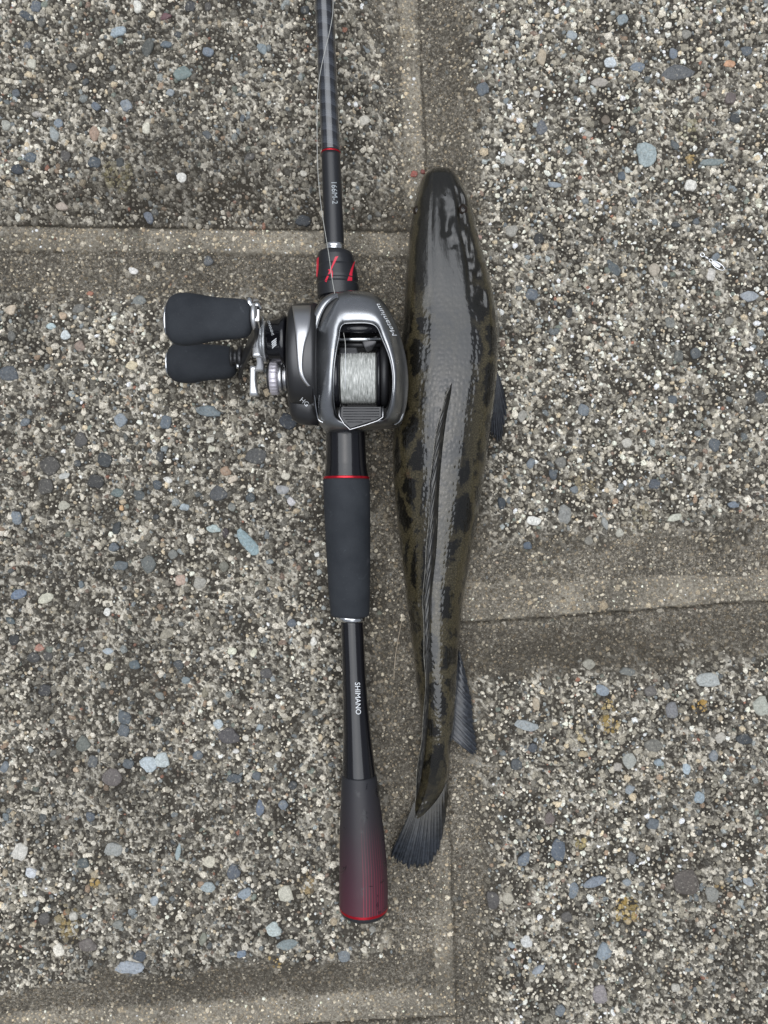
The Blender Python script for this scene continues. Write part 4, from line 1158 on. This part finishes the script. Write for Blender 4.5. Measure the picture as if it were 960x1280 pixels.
# head: lengthwise pale stripes either side of a dark band
hd = q.n('MapRange'); q.l(v, hd.inputs[0]); hd.inputs[1].default_value = .095; hd.inputs[2].default_value = .055
ua = q.math('ABSOLUTE', q.math('DIVIDE', u, q.math('MULTIPLY', sp.outputs[2], .1)))
wob = q.math('ADD', ua, q.math('MULTIPLY', q.math('SUBTRACT', n_mid, .5), .30))
hp = q.ramp(q.math('MULTIPLY', wob, .5), [(.0, .45), (.22, .4), (.27, .08), (.40, .10), (.44, .9), (.54, .85), (.58, .1), (.80, .35)])
pat = q.mix(hd.outputs[0], pat, hp)
dark = q.ramp(n_fin, [(.3, (.003, .0028, .0022)), (.7, (.011, .0098, .0068))])
oliv = q.ramp(n_fin, [(.3, (.017, .014, .0065)), (.5, (.046, .038, .020)), (.72, (.105, .088, .052))])
c = q.mix(pat, dark, oliv)
back = q.ramp(q.math('MULTIPLY', ua, .5), [(.18, .8), (.32, 0.0)])
bf = q.n('MapRange'); q.l(v, bf.inputs[0]); bf.inputs[1].default_value = .26; bf.inputs[2].default_value = .12
c = q.mix(q.math('MULTIPLY', back, bf.outputs[0]), c, (.007, .0075, .0075))
endp = q.n('MapRange'); q.l(v, endp.inputs[0]); endp.inputs[1].default_value = .345; endp.inputs[2].default_value = .365
c = q.mix(endp.outputs[0], c, q.ramp(n_mid, [(.4, (.008, .007, .005)), (.6, (.030, .025, .013))]))
belly = q.ramp(q.math('MULTIPLY', q.math('ABSOLUTE', u), 10.0), [(.42, 0.0), (.62, .6)])
c = q.mix(belly, c, (.20, .19, .15))
q.l(c, q.b.inputs['Base Color'])
# scales: rows of overlapping plates
sc = q.n('Mapping'); sc.inputs['Scale'].default_value = (1.0, .85, 1); q.l(uv, sc.inputs[0])
vo = q.n('TexVoronoi'); vo.inputs['Scale'].default_value = 400; vo.inputs['Randomness'].default_value = .62; q.l(sc.outputs[0], vo.inputs['Vector'])
sh_ = q.ramp(vo.outputs['Distance'], [(.15, 1.0), (.62, 0.0)])
hdb = q.n('MapRange'); q.l(v, hdb.inputs[0]); hdb.inputs[1].default_value = .06; hdb.inputs[2].default_value = .13; hdb.inputs[3].default_value = .12; hdb.inputs[4].default_value = 1.0
hgt = q.math('MULTIPLY', sh_, hdb.outputs[0])
b1 = q.bump(hgt, .00008, .6)
mp2 = q.n('Mapping'); mp2.inputs['Scale'].default_value = (1.0, .35, 1); q.l(uv, mp2.inputs[0])
wr = q.noise(300, 5, .7, mp2.outputs[0], .8)
hds = q.math('ADD', q.math('MULTIPLY', hd.outputs[0], .8), .05)
b2 = q.bump(q.math('MULTIPLY', wr, hds), .00065, .8, b1)
q.l(b2, q.b.inputs['Normal'])
b3 = q.bump(q.math('MULTIPLY', wr, hds), .0005, .7, q.bump(hgt, .00017, .9))
q.l(b3, q.b.inputs['Coat Normal'])
me.materials.append(m_fish)

# lower jaw showing as a rim round the snout
rows = []
for i in range(30):
    t = i / 29; y = 214.6 + 44 * t
    L, R = (interp([(214.6, 545, 552), (216, 538, 560), (219, 532.5, 566), (226, 526, 572.5), (236, 521.5, 578.5), (250, 518.5, 584), (259, 517.5, 587)], y))
    z = .0025 + .002 * t; k = K(z); a = (R - L) / 2 * k; c0 = ((L + R) / 2 - 480) * k
    rows.append([Vector((c0 + a * math.cos(th), (640 - y) * k, z + .0055 * math.sin(th))) for th in [2 * math.pi * j / 40 for j in range(40)]])
m_jaw = M('jaw_skin', (.05, .043, .022), .3, 0, .5, .8, .08)
q = NT(m_jaw); g = q.noise(500, 4, .7); q.l(q.ramp(g, [(.35, (.02, .017, .009)), (.65, (.10, .088, .05))]), q.b.inputs['Base Color'])
skin('lower_jaw', rows, m_jaw, fish)

def surf_fish(px, py, off=0.0):
    """point of the upper body surface seen under this pixel"""
    z = .03
    for _ in range(7):
        w = P(px, py, z); yy = w.y
        lo, hi = 216.0, 1045.0
        for _b in range(26):
            mid = (lo + hi) / 2
            if fish_sec(mid)[2] > yy: lo = mid
            else: hi = mid
        cx, a, _y, zc, ht, hb, n, sh = fish_sec(lo)
        uu = min(abs(w.x - cx - sh * .6) / a, .985)
        z = zc + ht * (1 - uu ** n) ** (1 / n)
    w = P(px, py, z); w.z += off
    return w

# eyes
m_eye = M('eye', (.014, .008, .004), .2, 0, .4, .5, .1)
m_pup = M('pupil', (.003, .003, .003), .16, 0, .5, .4, .05)
for ex, ey, r in ((521.8, 262, .0026), (579.2, 261, .0028)):
    c_ = surf_fish(ex, ey, -.0014)
    rows = [[c_ + Vector((r * math.sin(a) * math.cos(b), r * 1.15 * math.sin(a) * math.sin(b), r * .8 * math.cos(a))) for b in [2 * math.pi * j / 28 for j in range(28)]] for a in [max(.02, math.pi * i / 14) for i in range(14)]]
    eye = skin('eye', rows, m_eye, fish)
    rows = [[c_ + Vector((0, 0, .00025)) + Vector((r * .5 * math.sin(a) * math.cos(b), r * .5 * math.sin(a) * math.sin(b), r * .82 * math.cos(a))) for b in [2 * math.pi * j / 20 for j in range(20)]] for a in [max(.02, math.pi * i / 10) for i in range(10)]]
    skin('pupil', rows, m_pup, eye)
for nx_, ny_ in ((541, 243), (556.5, 243.5)):
    c_ = surf_fish(nx_, ny_, 0)
    skin('nostril', tube([c_ + Vector((0, 0, -.0006)), c_ + Vector((.0001, .0004, .0003))], [.0007, .00045], 10), m_pup, fish)

# fins: closed, thick, corrugated sheets; the rays are the ridges
def fin(name, root, tip, rays, mat, th=.0005, amp=.0005, n=None, m=16, fray=.0, sag=0.0, seed=1, label=None, parent=fish):
    r_ = random.Random(seed)
    per = 6; n = rays * per + 1
    A = crom(root, n); B = crom(tip, n)
    top, bot = [], []
    fr = [r_.uniform(-fray, fray * .3) for _ in range(rays + 1)]
    jit = np.cumsum([r_.uniform(.45, 1.6) for _ in range(rays)]); jit = np.concatenate([[0], jit / jit[-1]])
    A0, B0 = crom(root, 400), crom(tip, 400)
    par = [float(np.interp(i / per, np.arange(rays + 1), jit)) for i in range(n)]
    A = [A0[min(399, int(p_ * 399))] for p_ in par]; B = [B0[min(399, int(p_ * 399))] for p_ in par]
    for i in range(n):
        ph = (i % per) / per; k = i // per
        ridge = 1 - abs(math.sin(math.pi * ph)) ** 5
        notch = fr[k] * (1 - ph) + fr[min(k + 1, rays)] * ph - fray * .9 * (1 - ridge)
        a = P(*A[i]); b = P(*B[i])
        b = a.lerp(b, 1 + notch)
        rt, rb = [], []
        for j in range(m + 1):
            t = j / m; w = a.lerp(b, t)
            zz = amp * (ridge - .4) * t + sag * math.sin(math.pi * t)
            tt = th * (1 - .75 * t) + .00012 + ridge * th * .5 * t * (1 - .6 * t)
            rt.append(Vector((w.x, w.y, w.z + zz + tt / 2))); rb.append(Vector((w.x, w.y, w.z + zz - tt / 2)))
        top.append(rt + rb[::-1])
    V = len(top[0]); vs_ = [v for r in top for v in r]
    f = grid_faces(n, V, False, True); f.append(tuple(range(V))); f.append(tuple((n - 1) * V + j for j in range(V)))
    o = make(name, vs_, f, mat, parent)
    if label: o['label'] = label
    return o
m_fin = M('wet_fin', (.026, .028, .032), .36, 0, .4, .4, .14)
q = NT(m_fin); g = q.noise(420, 4, .7); q.l(q.ramp(g, [(.35, (.012, .013, .016)), (.65, (.034, .039, .048))]), q.b.inputs['Base Color'])
q.l(q.bump(g, .0002, .5), q.b.inputs['Normal'])
m_fin2 = M('pale_fin', (.12, .115, .10), .36, 0, .5, .7, .12)
q = NT(m_fin2); g = q.noise(520, 4, .7); q.l(q.ramp(g, [(.35, (.05, .047, .038)), (.62, (.20, .19, .16))]), q.b.inputs['Base Color'])

m_fin3 = M('dorsal_membrane', (.03, .03, .026), .4, 0, .4, .6, .15)
q = NT(m_fin3); mpf = q.n('Mapping'); mpf.inputs['Scale'].default_value = (1, .16, 1); q.l(q.co.outputs['Object'], mpf.inputs[0])
g = q.noise(900, 4, .7, mpf.outputs[0]); q.l(q.ramp(g, [(.38, (.007, .007, .007)), (.56, (.020, .019, .016)), (.70, (.12, .11, .09))]), q.b.inputs['Base Color'])
# long dorsal fin folded to the left
DB = [(565.5, 476), (564, 492), (560, 512), (556, 540), (552, 575), (549.5, 610), (548, 650), (545.5, 690), (541, 730), (538, 770), (537, 810), (537, 850), (536, 890), (533, 930), (528, 965), (521, 990)]
DC = [(563.5, 474), (559, 492), (553, 512), (547, 540), (541.5, 575), (538.8, 610), (537.5, 650), (534.5, 690), (531, 730), (530, 770), (530.5, 810), (531.5, 850), (530, 890), (526, 930), (521.5, 965), (518.5, 1003)]
def dz(a, b): return surf_fish(a, b).z
DC = [(x - 1.8 * max(0, 1 - ((y - 640) / 190) ** 2), y) for x, y in DC]
root = [(x, y, dz(x, y) - .0008) for x, y in DB]
tipp = [(x, y, dz(DB[i][0], DB[i][1]) + (.0042 if 1 < i < 12 else .002) * (1 if i else .2)) for i, (x, y) in enumerate(DC)]
def fin_long(name, root, tip, rays, mat, seed, slant=1.0, th=.0004, amp=.0006, m=8):
    r_ = random.Random(seed); per = 5; per = 8; n = rays * per + 1
    A = crom(root, n + 12); B = crom(tip, n + 12)
    rows = []
    for i in range(n):
        ph = (i % per) / per; ridge = abs(math.cos(math.pi * ph)) ** 2
        a = P(*A[i]); b = P(*B[min(i + int(slant), n + 11)])
        b = a.lerp(b, 1 - .10 * (1 - ridge) + r_.uniform(-.04, .04))
        rt, rb = [], []
        amp = .00016
        side = Vector((.5, 0, .85))
        for j in range(m + 1):
            t = j / m; w = a.lerp(b, t); w.z += .0016 * math.sin(math.pi * t) 
            w = w + side * (amp * (ridge - .5) * t)
            h = (th * (1 - .6 * t)) / 2 + .00008
            rt.append(w + side * h); rb.append(w - side * h)
        rows.append(rt + rb[::-1])
    V = len(rows[0]); vs_ = [v for r in rows for v in r]
    f = grid_faces(n, V, False, True); f.append(tuple(range(V))); f.append(tuple((n - 1) * V + j for j in range(V)))
    return make(name, vs_, f, mat, fish)
fin_long('dorsal_fin', root, tipp, 30, m_fin3, 3, slant=34)

crest = [P(x + .6 * math.sin(y * .09), y, z + .0004) for x, y, z in [tuple(v) for v in crom(tipp, 150)][6:]]
rc = [.00016 + .00016 * abs(math.sin(i * .37) * math.sin(i * .11 + 1)) for i in range(len(crest))]
skin('fin_edge', tube(crest, rc, 6), m_fin2, fish)
# pectoral fin, right side
fin('pectoral_fin', [(613, 468, .0165), (614.5, 462, .0175), (616, 456, .0180), (617, 452, .0180)][::-1],
    [(633, 500, .0095), (635, 520, .0075), (630, 545, .0060), (622, 554, .0060), (614, 548, .0080), (610, 530, .0110)], 13, m_fin, .0006, .0013, fray=.10, sag=.002, seed=4)
# anal fin, right side near the tail
fin('anal_fin', [(573, 812, .0020), (571.5, 835, .0015), (570, 860, .0012), (568, 885, .0010), (566, 905, .0005), (563.5, 922, 0.0)],
    [(576, 818, .0010), (585, 852, 0.0), (590.5, 880, -.0008), (592.5, 905, -.0012), (597, 936, -.0010), (593, 945, -.0008)], 17, m_fin, .0005, .0007, fray=.07, sag=.0012, seed=6)
# a little of the pelvic fin and belly fold under the gill cover on the right
fin('pelvic_fin', [(618, 372, .0120), (620, 390, .0120), (621, 408, .0120)], [(620.5, 385, .0080), (624, 410, .0070), (623.5, 432, .0080)], 5, m_fin2, .0005, .0006, fray=.08, seed=9)
# tail fin: olive where it leaves the body, slate blue beyond
m_tail = M('tail_membrane', (.02, .02, .02), .42, 0, .3, .28, .14)
q = NT(m_tail); ge = q.n('NewGeometry'); sx = q.n('SeparateXYZ'); q.l(ge.outputs['Position'], sx.inputs[0])
mr = q.n('MapRange'); q.l(q.math('ADD', sx.outputs[1], q.math('MULTIPLY', q.noise(160, 3, .6), .02)), mr.inputs[0]); mr.inputs[1].default_value = -.196; mr.inputs[2].default_value = -.172
g = q.noise(420, 4, .7)
q.l(q.mix(mr.outputs[0], q.ramp(g, [(.35, (.010, .012, .015)), (.65, (.030, .035, .044))]), q.ramp(g, [(.35, (.007, .006, .004)), (.65, (.026, .022, .013))])), q.b.inputs['Base Color'])
# tail fin
fin('tail_fin', [(519, 998, .0030), (524, 1000, .0034), (532, 995, .0036), (541, 986, .0034), (550, 975, .0030), (557, 962, .0022)],
    [(487.5, 1068, -.0005), (497, 1080, .0004), (516, 1085, .0010), (538, 1081, .0012), (552, 1052, .0010), (560.5, 1000, .0004)], 17, m_tail, .0006, .0006, fray=.05, sag=.0022, seed=8)

# ------------------------------------------------------------------ small things lying on the concrete
gp = [(504.3, 766), (501, 782), (497.5, 800), (494.3, 820), (492.8, 838), (492.4, 850)]
hh_ = ground(np.array([g[0] for g in gp], float), np.array([g[1] for g in gp], float))[0]
o = skin('grass_straw', tube([P(a, b, float(h) + .0006 + .0006 * math.sin(i)) for i, ((a, b), h) in enumerate(zip(gp, hh_))], [.00008, .00014, .00018, .0002, .0002, .00022], 6), M('dry_straw', (.48, .40, .30), .6))
tag(o, 'thin dry brown straw in the groove between rod butt and fish', 'straw')
zs = float(ground(np.array([892.]), np.array([328.]))[0][0]) + .0014
snap = tag(empty('snap_swivel', P(878, 319, zs)), 'tiny silver snap swivel on the pebbly concrete near the right edge', 'swivel')
def loop(name, cx, cy, a, b, ang, r, parent, zz=0.0):
    pts = []
    for i in range(33):
        t = 2 * math.pi * i / 32; x = a * math.cos(t); y = b * math.sin(t); ca, sa = math.cos(ang), math.sin(ang)
        pts.append(P(cx + x * ca - y * sa, cy + x * sa + y * ca, zs + zz))
    return skin(name, tube(pts, r, 8), m_silver, parent, cap=False)
loop('eye_ring', 878, 318.5, 2.6, 2.2, .6, .00035, snap)
skin('barrel', tube([P(880.5, 320.5, zs), P(882, 321.5, zs), P(884.5, 323, zs), P(886.5, 324.3, zs)], [.0004, .0008, .0008, .0004], 10), m_satsil, snap)
loop('eye_ring', 888.5, 325.8, 2.2, 1.8, .6, .00032, snap)
skin('snap_plate', prism_rows(pxo([(890, 327.5), (893, 326), (899, 329.5), (902, 332), (899, 335), (893, 332)], zs), zs - .0002, zs + .0003, .0001), m_satsil, snap)
loop('snap_loop', 897.5, 332, 9, 3.6, .6, .0003, snap, .0003)
